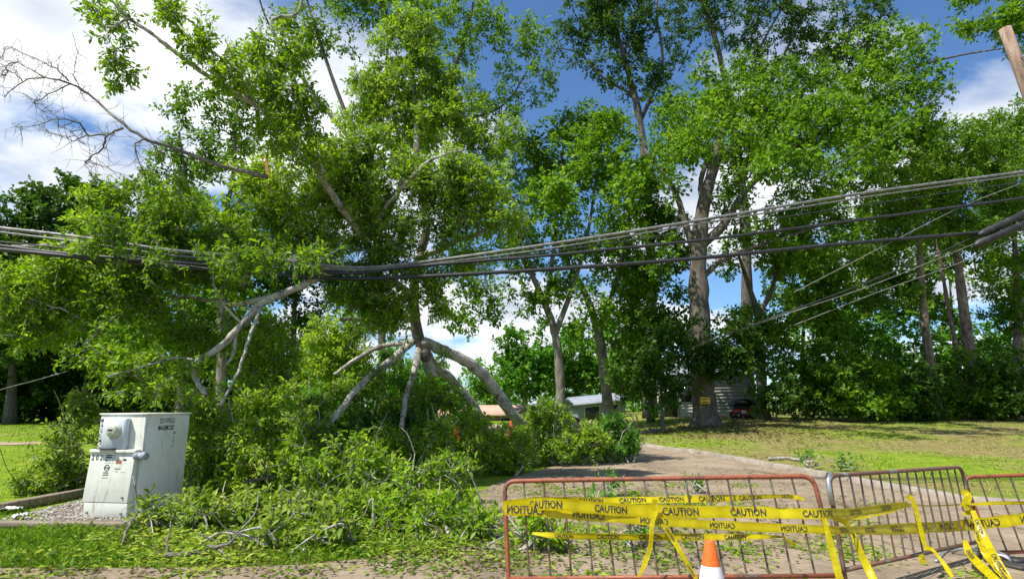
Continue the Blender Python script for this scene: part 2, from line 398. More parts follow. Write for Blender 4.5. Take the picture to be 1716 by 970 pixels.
def make_tree(name, label, cat, base, limbs, blobs, leafmat, bark, seed, per_m2=1.0, n_tw=7, tw_len=0.55, m=9,
              L=0.14, W=0.07, group=None, sides=4, segs=3, rise=0.15, twigs=False, attach=0.35, extra_parts=(),
              trunk_name='trunk', crown_name='crown', smooth=True, up=0.5, lift=0.25, jit=0.0, above=0.6, wl=None, thr=0.3):
    """limbs: list of (pts(n,3), r0, r1); blobs: list of (centre, radii). Empty > trunk, crown"""
    g = np.random.default_rng(seed); base = np.asarray(base, float)
    root = thing(name, label, cat, base, group)
    tb = MB(); nodes = []; nr = []
    for q, (pts, r0, r1) in enumerate(limbs):
        pp = catmull(pts, 6) if len(pts) > 2 else catmull(pts, 8)
        if jit: pp[1:-1] += g.normal(size=(len(pp) - 2, 3)) * jit
        rr = np.linspace(r0, r1, len(pp)) * (1 + g.normal(size=len(pp)) * 0.07)
        if q == 0 and attach > 0: rr[0] *= 1.45; rr[1] *= 1.15
        tb.tube(pp, rr, 12 if r0 > 0.12 else 7)
        i0 = int(len(pp) * attach) if q == 0 else 1
        nodes.append(pp[i0:]); nr.append(rr[i0:])
    nodes = np.vstack(nodes); nr = np.concatenate(nr)
    if wl is None: wl = 2.6 if base[1] > 20 else 0
    tips = blob_tips(blobs, per_m2 / (1 - thr if wl else 1), g, wl=wl, thr=thr)
    gr = gz(tips[:, 0], tips[:, 1]) + 0.05; tips[:, 2] = np.maximum(tips[:, 2], gr + g.uniform(0, 0.25, len(tips)))
    A, C, B, r0 = grow(nodes, nr, tips, g, rise, above)
    V, F4 = bez_tubes(A, C, B, r0, np.minimum(r0 * 0.4, 0.012), segs, sides); tb.add(V, None, F4)
    if base[1] > 20: L, W = L * 1.22, W * 1.45
    pos, d, ln, V, F3, r = foliage(A, C, B, g, n_tw, tw_len, m, L, W, up=up, lift=lift)
    if twigs:
        tv, tf = prisms(pos, pos + d * ln[:, None], np.full(len(pos), 0.0055), np.full(len(pos), 0.0025)); tb.add(tv, None, tf)
    V[:, 2] = np.maximum(V[:, 2], gz(V[:, 0], V[:, 1]) + 0.012)
    tb.build(trunk_name, bark, root, smooth=smooth, origin=base)
    link(crown_name, mk_mesh(crown_name, V - base, F3, leafmat, False, r), root, 'stuff')
    return root
NL = 0
# ------------------------------------------------------------------ ground, road, kerb
def ground_mat():
    m, t, out = mat_new('ground')
    g = t.nodes.new('ShaderNodeNewGeometry')
    n1 = noise(t, 0.22, 6, 0.6, 'World'); n2 = noise(t, 3.5, 6, 0.65, 'World'); n3 = noise(t, 26, 4, 0.7, 'World')
    green = ramp(t, n2.outputs[0], [(0.3, (0.09, 0.16, 0.010)), (0.5, (0.18, 0.28, 0.016)), (0.72, (0.32, 0.38, 0.04))])
    dry = ramp(t, n2.outputs[0], [(0.3, (0.15, 0.12, 0.045)), (0.6, (0.30, 0.25, 0.10)), (0.75, (0.36, 0.30, 0.16))])
    sx = t.nodes.new('ShaderNodeSeparateXYZ'); t.links.new(g.outputs['Position'], sx.inputs[0])
    # the lawn right of the street is drier than the field on the left
    mr = t.nodes.new('ShaderNodeMapRange'); t.links.new(sx.outputs['X'], mr.inputs[0])
    mr.inputs[1].default_value = 0; mr.inputs[2].default_value = 8; mr.inputs[3].default_value = -0.12; mr.inputs[4].default_value = 0.02
    ad = t.nodes.new('ShaderNodeMath'); ad.operation = 'ADD'; t.links.new(n1.outputs[0], ad.inputs[0]); t.links.new(mr.outputs[0], ad.inputs[1])
    f = ramp(t, ad.outputs[0], [(0.42, (0, 0, 0)), (0.60, (1, 1, 1))])
    col = mixc(t, f.outputs[0], green.outputs[0], dry.outputs[0])
    fr = ramp(t, n3.outputs[0], [(0.3, (0.6, 0.6, 0.6)), (0.7, (1.2, 1.2, 1.2))]); col = mixc(t, 1.0, col, fr.outputs[0], 'MULTIPLY')
    b = t.nodes.new('ShaderNodeBsdfPrincipled'); t.links.new(col, b.inputs['Base Color']); b.inputs['Roughness'].default_value = 0.95
    b.inputs['Specular IOR Level'].default_value = 0.1
    t.links.new(bump(t, n3.outputs[0], 0.6, 0.05).outputs[0], b.inputs['Normal'])
    t.links.new(b.outputs[0], out.inputs[0]); return m
M['ground'] = ground_mat()
def sheet(name, xs, ys, zfun, mat, kind='structure'):
    X, Y = np.meshgrid(xs, ys); V = np.stack([X, Y, zfun(X, Y)], -1).reshape(-1, 3)
    nx, ny = len(xs), len(ys); i = (np.arange(ny - 1) * nx)[:, None]; j = np.arange(nx - 1)[None]
    f = np.stack([i + j, i + j + 1, i + nx + j + 1, i + nx + j], -1).reshape(-1, 4)
    return link(name, mk_mesh(name, V, f, mat, True), None, kind)
xs = np.concatenate([np.linspace(-400, -42, 12), np.arange(-40, 40.1, 0.5), np.linspace(42, 400, 12)])
ys = np.concatenate([np.linspace(-60, -2, 10), np.arange(0, 60.1, 0.5), np.linspace(64, 600, 16)])
sheet('ground', xs, ys, gz, M['ground'])

def road_mat():
    m, t, out = mat_new('road_concrete')
    n1 = noise(t, 0.9, 9, 0.68, 'World', 0.6); n2 = noise(t, 9, 6, 0.7, 'World'); n3 = noise(t, 160, 3, 0.7, 'World')
    base = ramp(t, n1.outputs[0], [(0.30, (0.17, 0.132, 0.095)), (0.5, (0.295, 0.230, 0.160)), (0.70, (0.39, 0.31, 0.22))])
    r2 = ramp(t, n2.outputs[0], [(0.3, (0.72, 0.72, 0.72)), (0.65, (1.08, 1.07, 1.05))]); col = mixc(t, 1.0, base.outputs[0], r2.outputs[0], 'MULTIPLY')
    r3 = ramp(t, n3.outputs[0], [(0.35, (0.62, 0.62, 0.63)), (0.6, (1.12, 1.12, 1.10))]); col = mixc(t, 1.0, col, r3.outputs[0], 'MULTIPLY')
    v = t.nodes.new('ShaderNodeTexVoronoi'); v.feature = 'DISTANCE_TO_EDGE'; v.inputs['Scale'].default_value = 0.33
    g = t.nodes.new('ShaderNodeNewGeometry'); nd = noise(t, 1.4, 5, 0.6, 'World')
    va = t.nodes.new('ShaderNodeVectorMath'); va.operation = 'MULTIPLY_ADD'; t.links.new(nd.outputs[1], va.inputs[0])
    va.inputs[1].default_value = (0.9, 0.9, 0); t.links.new(g.outputs['Position'], va.inputs[2]); t.links.new(va.outputs[0], v.inputs['Vector'])
    cr = ramp(t, v.outputs[0], [(0.0, (0.35, 0.33, 0.3)), (0.008, (1, 1, 1))]); col = mixc(t, 0.8, col, cr.outputs[0], 'MULTIPLY')
    b = t.nodes.new('ShaderNodeBsdfPrincipled'); t.links.new(col, b.inputs['Base Color']); b.inputs['Roughness'].default_value = 0.9
    b.inputs['Specular IOR Level'].default_value = 0.25
    t.links.new(bump(t, n3.outputs[0], 0.35, 0.006).outputs[0], b.inputs['Normal'])
    t.links.new(b.outputs[0], out.inputs[0]); return m
M['road'] = road_mat()
kerb_px = [(1085, 751), (1150, 759), (1240, 775), (1370, 799), (1450, 815), (1560, 835), (1660, 850)]
left_px = [(1040, 750), (985, 768), (920, 785), (850, 805), (790, 835), (740, 880), (690, 925)]
kerb = [G(*p) for p in kerb_px]; leftE = [G(*p) for p in left_px]
far_r = kerb[0] + np.array([-6.0, 18, 0]); far_l = leftE[0] + np.array([-8.0, 18, 0])
kerbL = catmull([far_r] + kerb + [np.array([10.5, 9.3, 0]), np.array([16, 9.1, 0]), np.array([30, 9.0, 0])], 6)
leftL = catmull([far_l] + leftE, 6)
near_edge = G(0, 961)[1]
leftL = np.vstack([leftL, catmull([leftL[-1], [-2.2, near_edge + 0.15, 0], [-6, near_edge + 0.05, 0], [-14, near_edge, 0], [-30, near_edge, 0]], 6)[1:]])
def resample(p, n):
    s = np.concatenate([[0], np.cumsum(np.linalg.norm(np.diff(p, axis=0), axis=1))]); q = np.linspace(0, s[-1], n)
    return np.stack([np.interp(q, s, p[:, k]) for k in range(3)], 1)
# road sheet = cells of a fine grid cut by the two edge lines (polygon fill)
poly = np.vstack([resample(leftL, 90)[:, :2], [[-30, -8]], [[30, -8]], resample(kerbL, 90)[::-1][:, :2]])
def in_poly(x, y, pl):
    x = np.asarray(x); y = np.asarray(y); c = np.zeros(x.shape, bool); j = len(pl) - 1
    for i in range(len(pl)):
        xi, yi = pl[i]; xj, yj = pl[j]
        cond = ((yi > y) != (yj > y)) & (x < (xj - xi) * (y - yi) / (yj - yi + 1e-12) + xi); c ^= cond; j = i
    return c
import bmesh
bm = bmesh.new(); vs = [bm.verts.new((float(a), float(b), 0)) for a, b in poly]; bm.faces.new(vs)
for yy in np.arange(-7.5, 45, 0.6):
    geom = bm.verts[:] + bm.edges[:] + bm.faces[:]
    bmesh.ops.bisect_plane(bm, geom=geom, plane_co=(0, float(yy), 0), plane_no=(0, 1, 0))
for xx in np.arange(-12, 16, 0.8):
    geom = bm.verts[:] + bm.edges[:] + bm.faces[:]
    bmesh.ops.bisect_plane(bm, geom=geom, plane_co=(float(xx), 0, 0), plane_no=(1, 0, 0))
bmesh.ops.triangulate(bm, faces=bm.faces[:])
for v in bm.verts: v.co.z = float(gz(v.co.x, v.co.y)) + 0.035
for f in bm.faces:
    if f.normal.z < 0: f.normal_flip()
me = bpy.data.meshes.new('road'); bm.to_mesh(me); bm.free(); me.materials.append(M['road']); link('road', me, None, 'structure')
M['kerb'] = surf('kerb_concrete', [(0.3, (0.20, 0.17, 0.13)), (0.6, (0.36, 0.31, 0.25))], 3, 7, 0.9, 0.5, 0.01, 'World', fine=(60, 0.7, 1.1))
kb = resample(kerbL, 120); kb[:, 2] = gz(kb[:, 0], kb[:, 1])
t_ = nrm(np.gradient(kb, axis=0)); nrmk = np.stack([-t_[:, 1], t_[:, 0], np.zeros(len(kb))], 1)
if nrmk[20][0] < 0: nrmk = -nrmk
prof = [(-0.02, 0.0), (0.0, 0.11), (0.02, 0.125), (0.15, 0.125), (0.17, 0.11), (0.17, -0.1)]
V = np.stack([kb + nrmk * a + np.array([0, 0, b + 0.015]) for a, b in prof], 1).reshape(-1, 3); n_ = len(prof)
i = (np.arange(len(kb) - 1) * n_)[:, None]; j = np.arange(n_ - 1)[None]
link('kerb', mk_mesh('kerb', V, np.stack([i + j, i + j + 1, i + n_ + j + 1, i + n_ + j], -1).reshape(-1, 4), M['kerb'], False), None, 'structure')
# bare earth track crossing the field on the left
M['earth'] = surf('bare_earth', [(0.3, (0.25, 0.17, 0.10)), (0.6, (0.40, 0.30, 0.20))], 2, 6, 0.95, 0.4, 0.02, 'World', fine=(30, 0.75, 1.1))
a, b = G(-260, 748), G(60, 743); c_ = G(150, 738)
pth = resample(catmull([a, b, c_], 8), 30); V = []
for k_, p in enumerate(pth):
    w = 1.1 * (1 - 0.6 * (k_ / 29) ** 3) * rng.uniform(0.85, 1.15)
    for q in np.linspace(-1, 1, 7): V.append((p[0] + 0.15 * q, p[1] + q * w, gz(p[0], p[1] + q * w) + 0.02))
i = (np.arange(29) * 7)[:, None]; j = np.arange(6)[None]
link('path', mk_mesh('path', np.array(V), np.stack([i + j, i + j + 1, i + 7 + j + 1, i + 7 + j], -1).reshape(-1, 4), M['earth'], True), None, 'structure')

# ------------------------------------------------------------------ background trees
DEEP = 1.0
def B_(Y, *l):
    out = []
    for q in l:
        c, r = px_blob(*q[:4], Y + (q[4] if len(q) > 4 else 0)); r[1] *= DEEP
        c = c + np.array([0, 1, 0]) * rng.uniform(-0.5, 0.5) * r[1] * (1 if DEEP > 1 else 0); out.append((c, r))
    return out
def LB(Y, pts):
    return np.array([P(p[0], p[1], Y + (p[2] if len(p) > 2 else 0)) for p in pts])
def base_of(px, Y):
    x = P(px, 690, Y)[0]; return np.array([x, Y, gz(x, Y)])
def trunk_pts(px0, Y, pts):
    b = base_of(px0, Y) - np.array([0, 0, 0.15]); return np.vstack([b, LB(Y, pts)])

# far wood along the horizon: one mass
g = np.random.default_rng(3)
bl = []
for k_ in range(46):
    x = -95 + 190 * k_ / 45.0; h = g.uniform(2.8, 5.2) + (2.2 if abs(x) > 34 else 0)
    bl.append((np.array([x, 72 + g.uniform(-4, 6), h * 0.45 + 0.3]), np.array([3.4, 2.5, h * 0.55])))
tips = blob_tips(bl, 1.1, g)
d = nrm(rand_unit(len(tips), g) + np.array([0, 0, 0.3]))
tw = np.repeat(np.arange(len(tips)), 2); ps = tips[tw] + g.normal(size=(len(tw), 3)) * 0.5
V, F3, r = twig_leaves(ps, rand_unit(len(ps), g), np.full(len(ps), 0.8), 6, 0.55, 0.36, g)
V[:, 2] = np.maximum(V[:, 2], gz(V[:, 0], V[:, 1]))
o = link('far_wood', mk_mesh('far_wood', V, F3, M['leaf_far'], False, r), None, 'stuff')
o['label'] = 'distant band of green woodland along the horizon'; o['category'] = 'woodland'

# left: dark dense trees beyond the field
make_tree('field_tree', 'tall dark broadleaf tree at the left edge beyond the field', 'tree', base_of(20, 44),
    [(trunk_pts(20, 44, [(25, 560), (30, 440)]), 0.34, 0.1), (LB(44, [(24, 570), (-20, 500), (-40, 440)]), 0.18, 0.06)],
    B_(44, (40, 390, 75, 70), (-20, 450, 80, 90), (60, 470, 80, 70), (0, 560, 90, 70), (80, 340, 40, 30)), M['leaf_dark'], M['bark_dark'], 11, 1.2, 6, 0.7, 8, 0.27, 0.16, group='dark trees beyond the field')
make_tree('field_tree', 'dark broadleaf tree beyond the field, right behind the pedestal shrub', 'tree', base_of(150, 47),
    [(trunk_pts(150, 47, [(150, 570), (145, 420)]), 0.34, 0.1), (LB(47, [(150, 560), (190, 500), (210, 440)]), 0.18, 0.06)],
    B_(47, (120, 350, 65, 55), (170, 330, 45, 35), (160, 430, 80, 70), (230, 420, 60, 60), (170, 550, 90, 70), (90, 560, 60, 60)), M['leaf_dark'], M['bark_dark'], 12, 1.2, 6, 0.7, 8, 0.27, 0.16, group='dark trees beyond the field')
for k_, (px, Y, rx, ry, lab) in enumerate([(-30, 50, 80, 60, 'dark shrub under the trees at the far left edge of the field'),
        (70, 49, 80, 58, 'dark broad shrub below the leftmost field tree'), (170, 50, 80, 64, 'dark shrub behind the top of the pedestal'),
        (290, 48, 80, 60, 'dark shrub at the field edge right of the pedestal'), (400, 50, 90, 60, 'dark shrub far behind the pile beside the pedestal'),
        (520, 52, 90, 60, 'dark shrub far behind the limbs of the fallen tree')]):
    b = base_of(px, Y); c, rr = px_blob(px, 630, rx, ry * 1.15, Y)
    make_tree('understory_shrub', lab, 'shrub', b, [(np.array([b - [0, 0, 0.1], (b + c) / 2, c]), 0.07, 0.03)], [(c, rr), px_blob(px, 672, rx * 1.05, 34, Y - 1.5)],
        M['leaf_dark'], M['bark_dark'], 40 + k_, 1.5, 6, 0.6, 8, 0.26, 0.16, group='shrubs along the field edge', attach=0.1, trunk_name='stem', crown_name='foliage')

# tree with fine pale foliage behind the bare branch
make_tree('shade_tree', 'light green tree behind the bare dead branch on the left', 'tree', base_of(370, 32),
    [(trunk_pts(370, 32, [(372, 560), (365, 420), (390, 300), (395, 200)]), 0.28, 0.06), (LB(32, [(366, 430), (320, 340), (300, 220)]), 0.13, 0.04),
     (LB(32, [(375, 360), (440, 300), (450, 240)]), 0.12, 0.04)],
    B_(32, (320, 190, 48, 38), (375, 250, 85, 55), (300, 320, 60, 42), (410, 180, 60, 55), (450, 340, 70, 60), (350, 380, 90, 55), (300, 270, 50, 30)), M['leaf_back'], M['bark_grey'], 13, 2.6, 6, 0.6, 8, 0.19, 0.085)
make_tree('shade_tree', 'mid green tree behind the pale limb left of centre', 'tree', base_of(300, 38),
    [(trunk_pts(300, 38, [(305, 600), (300, 500), (310, 430)]), 0.25, 0.06)],
    B_(38, (300, 480, 90, 60), (390, 520, 80, 60), (250, 560, 80, 60), (350, 590, 100, 50), (450, 590, 60, 60)), M['leaf_back'], M['bark_grey'], 14, 2.3, 6, 0.65, 8, 0.22, 0.11)
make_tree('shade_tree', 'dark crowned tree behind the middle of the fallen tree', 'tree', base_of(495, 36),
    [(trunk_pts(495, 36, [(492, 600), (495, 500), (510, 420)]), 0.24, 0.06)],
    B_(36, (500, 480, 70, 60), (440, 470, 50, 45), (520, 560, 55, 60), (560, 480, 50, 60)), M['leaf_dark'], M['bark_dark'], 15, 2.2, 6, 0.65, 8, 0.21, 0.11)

# tall tree in the middle, thin branches against the sky
make_tree('tall_tree', 'tall airy tree with thin dark branches behind the fallen tree, top centre', 'tree', base_of(640, 28),
    [(trunk_pts(640, 28, [(640, 560), (630, 400), (600, 250), (560, 140), (520, 20), (500, -60)]), 0.20, 0.04),
     (LB(28, [(600, 250), (520, 150), (450, 40), (425, -40)]), 0.10, 0.03), (LB(28, [(630, 400), (700, 250), (760, 120), (790, 20), (800, -50)]), 0.16, 0.04),
     (LB(28, [(715, 230), (790, 200), (850, 170), (900, 90)]), 0.09, 0.03), (LB(28, [(615, 300), (640, 180), (650, 60), (640, -50)]), 0.12, 0.04),
     (LB(28, [(610, 280), (540, 230), (470, 180), (420, 170)]), 0.06, 0.03)],
    B_(28, (480, 40, 40, 30), (540, 60, 70, 40), (620, 10, 90, 50), (760, 40, 90, 70), (840, 90, 70, 55), (820, 190, 65, 55), (900, 60, 45, 40), (905, 140, 40, 35), (700, 200, 90, 60), (560, -30, 120, 40), (860, 270, 60, 40)), M['leaf_back'], M['bark_dark'], 16, 2.7, 6, 0.6, 8, 0.17, 0.07)

# centre right pair of pale trunks
make_tree('street_tree', 'tree with a bare straight trunk left of the grey shed', 'tree', base_of(940, 29),
    [(trunk_pts(940, 29, [(937, 610), (926, 545), (905, 490), (880, 430), (860, 330)]), 0.27, 0.06), (LB(29, [(930, 560), (960, 480), (985, 390), (1000, 290)]), 0.15, 0.05),
     (LB(29, [(915, 510), (930, 400), (940, 280), (950, 210)]), 0.13, 0.04)],
    B_(29, (950, 250, 70, 55), (890, 300, 60, 60), (880, 380, 60, 50), (960, 340, 60, 60), (940, 420, 60, 45), (1010, 290, 60, 60), (860, 470, 45, 35), (990, 200, 45, 30), (820, 520, 35, 30), (790, 480, 40, 35), (920, 500, 40, 30), (1040, 230, 45, 40), (800, 380, 45, 45), (850, 420, 45, 38), (765, 445, 38, 45), (770, 535, 30, 30), (905, 560, 30, 22), (960, 480, 45, 36), (1000, 530, 40, 36), (970, 560, 35, 25), (880, 520, 30, 24), (980, 270, 55, 45, -5), (930, 330, 45, 45, -5), (1040, 320, 45, 45, -6), (1000, 210, 45, 35, -5), (1040, 390, 40, 40, -5)), M['leaf_oak'], M['bark_grey'], 17, 4.6, 6, 0.6, 8, 0.17, 0.085)
make_tree('street_tree', 'tree with forked pale trunk beside the grey shed', 'tree', base_of(1022, 31),
    [(trunk_pts(1022, 31, [(1010, 600), (998, 540), (975, 480), (945, 430), (925, 390)]), 0.30, 0.06), (LB(31, [(1002, 560), (1030, 480), (1050, 400), (1060, 300)]), 0.16, 0.05)],
    B_(31, (1050, 400, 55, 60), (1080, 470, 55, 60), (1050, 540, 55, 55), (1100, 380, 50, 50), (1000, 440, 40, 40), (1110, 540, 45, 45), (1070, 310, 60, 50)), M['leaf_oak'], M['bark_grey'], 18, 5.0, 6, 0.6, 8, 0.17, 0.085)

# the big oak
DEEP = 1.9
OY = 29
make_tree('oak_tree', 'massive oak with thick grey trunk and yellow sign on the right lawn', 'tree', base_of(1182, OY),
    [(trunk_pts(1182, OY, [(1178, 640), (1172, 520), (1170, 430), (1178, 350), (1198, 270), (1215, 180)]), 0.62, 0.22),
     (LB(OY, [(1172, 440), (1150, 380), (1130, 320), (1080, 250)]), 0.22, 0.07), (LB(OY, [(1175, 410), (1210, 380), (1250, 320), (1310, 260), (1380, 220)]), 0.26, 0.07),
     (LB(OY, [(1178, 350), (1175, 300), (1195, 250)]), 0.18, 0.09), (LB(OY, [(1200, 270), (1260, 210), (1310, 150)]), 0.16, 0.06), (LB(OY, [(1172, 470), (1220, 430), (1310, 400), (1400, 370)]), 0.16, 0.05),
     (LB(OY, [(1310, 250), (1430, 190), (1520, 120), (1600, 95), (1690, 80)]), 0.12, 0.03)],
    B_(OY, (1210, 160, 90, 50), (1280, 140, 70, 45), (1150, 210, 70, 50), (1110, 260, 60, 45), (1230, 220, 100, 45), (1330, 200, 80, 50), (1270, 270, 75, 40), (1390, 240, 80, 50),
       (1470, 200, 75, 55), (1520, 170, 55, 55), (1420, 300, 90, 40), (1330, 330, 80, 40), (1230, 330, 40, 35), (1410, 140, 70, 50), (1120, 330, 55, 40), (1510, 250, 50, 40), (1520, 90, 40, 22), (1590, 85, 30, 16), (1300, 390, 70, 40), (1100, 430, 45, 40), (1370, 420, 70, 40), (1240, 190, 80, 45, -7), (1350, 220, 80, 45, -7), (1150, 240, 60, 40, -6), (1440, 250, 70, 45, -6), (1290, 280, 60, 35, -8)),
    M['leaf_oak'], M['bark_oak'], 19, 2.7, 6, 0.6, 8, 0.16, 0.085, sides=4)
DEEP = 1.0
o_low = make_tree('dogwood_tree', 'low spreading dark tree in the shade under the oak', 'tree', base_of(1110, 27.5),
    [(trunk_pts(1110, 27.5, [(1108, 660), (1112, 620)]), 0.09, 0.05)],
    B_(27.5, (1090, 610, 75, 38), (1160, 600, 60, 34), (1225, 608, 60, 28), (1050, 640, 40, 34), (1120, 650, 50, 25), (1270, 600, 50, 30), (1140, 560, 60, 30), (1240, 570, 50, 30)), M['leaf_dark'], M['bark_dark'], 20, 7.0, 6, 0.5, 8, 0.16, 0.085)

# tall dark-limbed trees behind, top right
make_tree('tall_tree', 'very tall tree with dark limbs above the oak, top right of centre', 'tree', base_of(1090, 40),
    [(trunk_pts(1090, 40, [(1090, 400), (1075, 220), (1055, 130), (1030, 40), (1010, -40)]), 0.40, 0.07),
     (LB(40, [(1062, 160), (1010, 130), (970, 90), (930, 80)]), 0.11, 0.04), (LB(40, [(1075, 200), (1110, 110), (1100, 20), (1110, -40)]), 0.14, 0.05), (LB(40, [(1045, 90), (1070, 20), (1060, -40)]), 0.1, 0.04)],
    B_(40, (1000, 40, 60, 45), (960, 80, 40, 28), (1060, 60, 50, 50), (1080, 130, 50, 40), (1010, 120, 35, 28), (1120, 180, 45, 35), (1040, -10, 80, 40)), M['leaf_dark'], M['bark_dark'], 21, 3.0, 6, 0.65, 8, 0.2, 0.09)
make_tree('tall_tree', 'very tall tree with spreading dark limbs against cloud, upper right', 'tree', base_of(1250, 42),
    [(trunk_pts(1250, 42, [(1250, 400), (1230, 220), (1205, 90), (1180, 10), (1160, -50)]), 0.42, 0.08),
     (LB(42, [(1235, 210), (1270, 90), (1330, -20)]), 0.15, 0.05), (LB(42, [(1240, 240), (1300, 120), (1350, 20), (1380, -40)]), 0.15, 0.05), (LB(42, [(1245, 280), (1350, 150), (1430, 60), (1480, 0)]), 0.15, 0.05)],
    B_(42, (1180, 20, 70, 40), (1250, 50, 50, 35), (1330, 30, 70, 40), (1390, 90, 70, 45), (1440, 30, 60, 40), (1300, 100, 50, 30), (1460, 110, 45, 40), (1150, 80, 45, 35), (1260, -20, 130, 30)), M['leaf_dark'], M['bark_dark'], 22, 1.9, 6, 0.65, 8, 0.2, 0.09)

# tree with forked trunk right of the oak
make_tree('lawn_tree', 'slender tree with forked trunk behind the oak, right of it', 'tree', base_of(1278, 33),
    [(trunk_pts(1278, 33, [(1274, 600), (1270, 530), (1255, 480), (1235, 420)]), 0.33, 0.07), (LB(33, [(1270, 530), (1295, 480), (1310, 400), (1330, 340)]), 0.17, 0.05)],
    B_(33, (1240, 440, 45, 40), (1320, 430, 55, 45), (1370, 470, 55, 45), (1290, 560, 55, 40), (1230, 540, 35, 35), (1350, 380, 70, 45), (1390, 530, 50, 40)), M['leaf_oak'], M['bark_dark'], 23, 5.0, 6, 0.6, 8, 0.18, 0.09)
# fuller mid-height foliage behind the trunks
for k_, (px, Y, lm, pts, bls, lab) in enumerate([
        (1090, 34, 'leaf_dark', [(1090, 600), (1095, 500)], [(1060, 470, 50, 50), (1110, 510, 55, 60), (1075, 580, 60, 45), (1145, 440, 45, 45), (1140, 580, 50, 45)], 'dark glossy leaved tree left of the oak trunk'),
        (1345, 42, 'leaf_back', [(1345, 600), (1350, 480)], [(1340, 470, 60, 55), (1400, 540, 65, 50), (1310, 540, 50, 45), (1420, 460, 55, 50)], 'green tree filling the gap right of the forked trunk'),
        (1480, 43, 'leaf_pine', [(1480, 600), (1480, 450)], [(1480, 440, 60, 55), (1450, 380, 60, 45), (1500, 530, 60, 50), (1540, 480, 45, 50)], 'light green tree in the middle of the right backdrop'),
        (1600, 45, 'leaf_back', [(1600, 600), (1590, 450)], [(1590, 440, 50, 45), (1570, 380, 50, 40), (1590, 540, 35, 40)], 'green tree between the two pine trunks'),
        (1690, 44, 'leaf_back', [(1690, 600), (1700, 450)], [(1700, 440, 50, 45), (1690, 370, 45, 40)], 'green tree behind the rightmost pine')]):
    make_tree('backdrop_tree', lab, 'tree', base_of(px, Y), [(trunk_pts(px, Y, pts), 0.2, 0.06)], B_(Y, *bls), M[lm], M['bark_dark'], 120 + k_, 1.7, 6, 0.7, 8, 0.24, 0.13, group='trees filling the right backdrop')
# pines at the right
def pine(label, px, Y, pts, r, blobs, seed, lm='leaf_pine'):
    return make_tree('pine_tree', label, 'tree', base_of(px, Y), [(trunk_pts(px, Y, pts), r, 0.07)], B_(Y, *blobs), M[lm], M['bark_pine'], seed, 4.2, 6, 0.55, 9, 0.2, 0.06, group='pines on the right', rise=0.05, attach=0.45)
pine('pine with slim scaly trunk, left of the thick pine on the right', 1572, 33, [(1565, 640), (1552, 560), (1545, 480), (1538, 380), (1530, 280), (1525, 220)], 0.27,
     [(1540, 300, 70, 40), (1500, 350, 60, 40), (1580, 260, 60, 40), (1460, 440, 50, 35), (1530, 400, 60, 30), (1480, 500, 50, 30)], 24)
pine('thick scaly pine trunk standing third from the right edge', 1640, 34, [(1632, 640), (1618, 540), (1605, 440), (1590, 330), (1580, 230)], 0.40,
     [(1630, 280, 60, 40), (1600, 230, 50, 35), (1660, 330, 60, 38), (1580, 340, 60, 38), (1620, 390, 60, 30), (1670, 240, 40, 30)], 25)
pine('pine at the right edge of the lawn with dark low foliage', 1705, 36, [(1706, 620), (1706, 520), (1700, 400), (1695, 250)], 0.35,
     [(1700, 220, 50, 35), (1730, 300, 60, 50), (1690, 400, 50, 35), (1720, 470, 60, 45), (1700, 530, 40, 30), (1690, 340, 40, 30)], 26, 'leaf_oak')
pine('slim leaning pine trunk just left of the thick pine', 1612, 37, [(1605, 600), (1590, 520), (1575, 430), (1560, 340)], 0.18, [(1560, 320, 50, 40), (1590, 400, 40, 30)], 27)
pine('tall pine reaching in at the top right corner', 1800, 24, [(1800, 500), (1790, 250), (1775, 50), (1765, -80)], 0.3,
     [(1690, 20, 50, 28), (1640, 40, 40, 22), (1740, 60, 50, 30), (1720, -30, 70, 30), (1650, -10, 50, 18)], 28, 'leaf_oak')
# shrubs under the trees on the right
for k_, (px, py, Y, rx, ry, lm, lab) in enumerate([
        (1300, 655, 31, 40, 40, 'leaf_dark', 'dark shrub directly right of the black cart'), (1350, 620, 33, 60, 60, 'leaf_oak', 'green shrub rising between the oak and the pines'),
        (1440, 640, 31, 70, 60, 'leaf_oak', 'dark rounded shrub in the middle of the right hedge line'), (1500, 590, 36, 70, 60, 'leaf_far', 'bright green thicket behind the dark shrubs on the right'),
        (1540, 655, 31.5, 60, 45, 'leaf_dark', 'low dark shrub at the foot of the slim pine'), (1620, 650, 33, 60, 50, 'leaf_oak', 'dark shrub around the foot of the thick pine'),
        (1600, 600, 40, 60, 50, 'leaf_far', 'bright green bush seen between the pine trunks'), (1700, 650, 32, 60, 55, 'leaf_dark', 'dark shrub at the right edge of the lawn'),
        (1400, 560, 37, 60, 55, 'leaf_far', 'bright leafy young tree behind the right hedge line'), (1690, 600, 42, 60, 55, 'leaf_far', 'bright bush far behind the rightmost pine'),
        (1110, 690, 33, 30, 18, 'leaf_vivid', 'small bright green bush by the white house wall')]):
    b = base_of(px, Y); c, rr = px_blob(px, py, rx, ry, Y); c2 = c.copy(); c2[2] = max(rr[2] * 0.5, 0.5) + b[2]
    bls = [(c, rr)] + ([(np.array([c[0], c[1], b[2] + (c[2] - b[2]) * 0.4]), np.array([rr[0] * 0.9, rr[1] * 0.9, (c[2] - b[2]) * 0.5]))] if c[2] - b[2] > 0.9 else [])
    make_tree('hedge_shrub', lab, 'shrub', b, [(np.array([b - [0, 0, 0.1], (b + c) / 2, c]), 0.06, 0.025)], bls,
        M[lm], M['bark_dark'], 60 + k_, 4.0 if Y < 35 else 2.6, 6, 0.5, 8, 0.18 + 0.004 * (Y - 30), 0.09 + 0.002 * (Y - 30), group='shrubs on the right', wl=1.6, thr=0.42, attach=0.1, trunk_name='stem', crown_name='foliage')
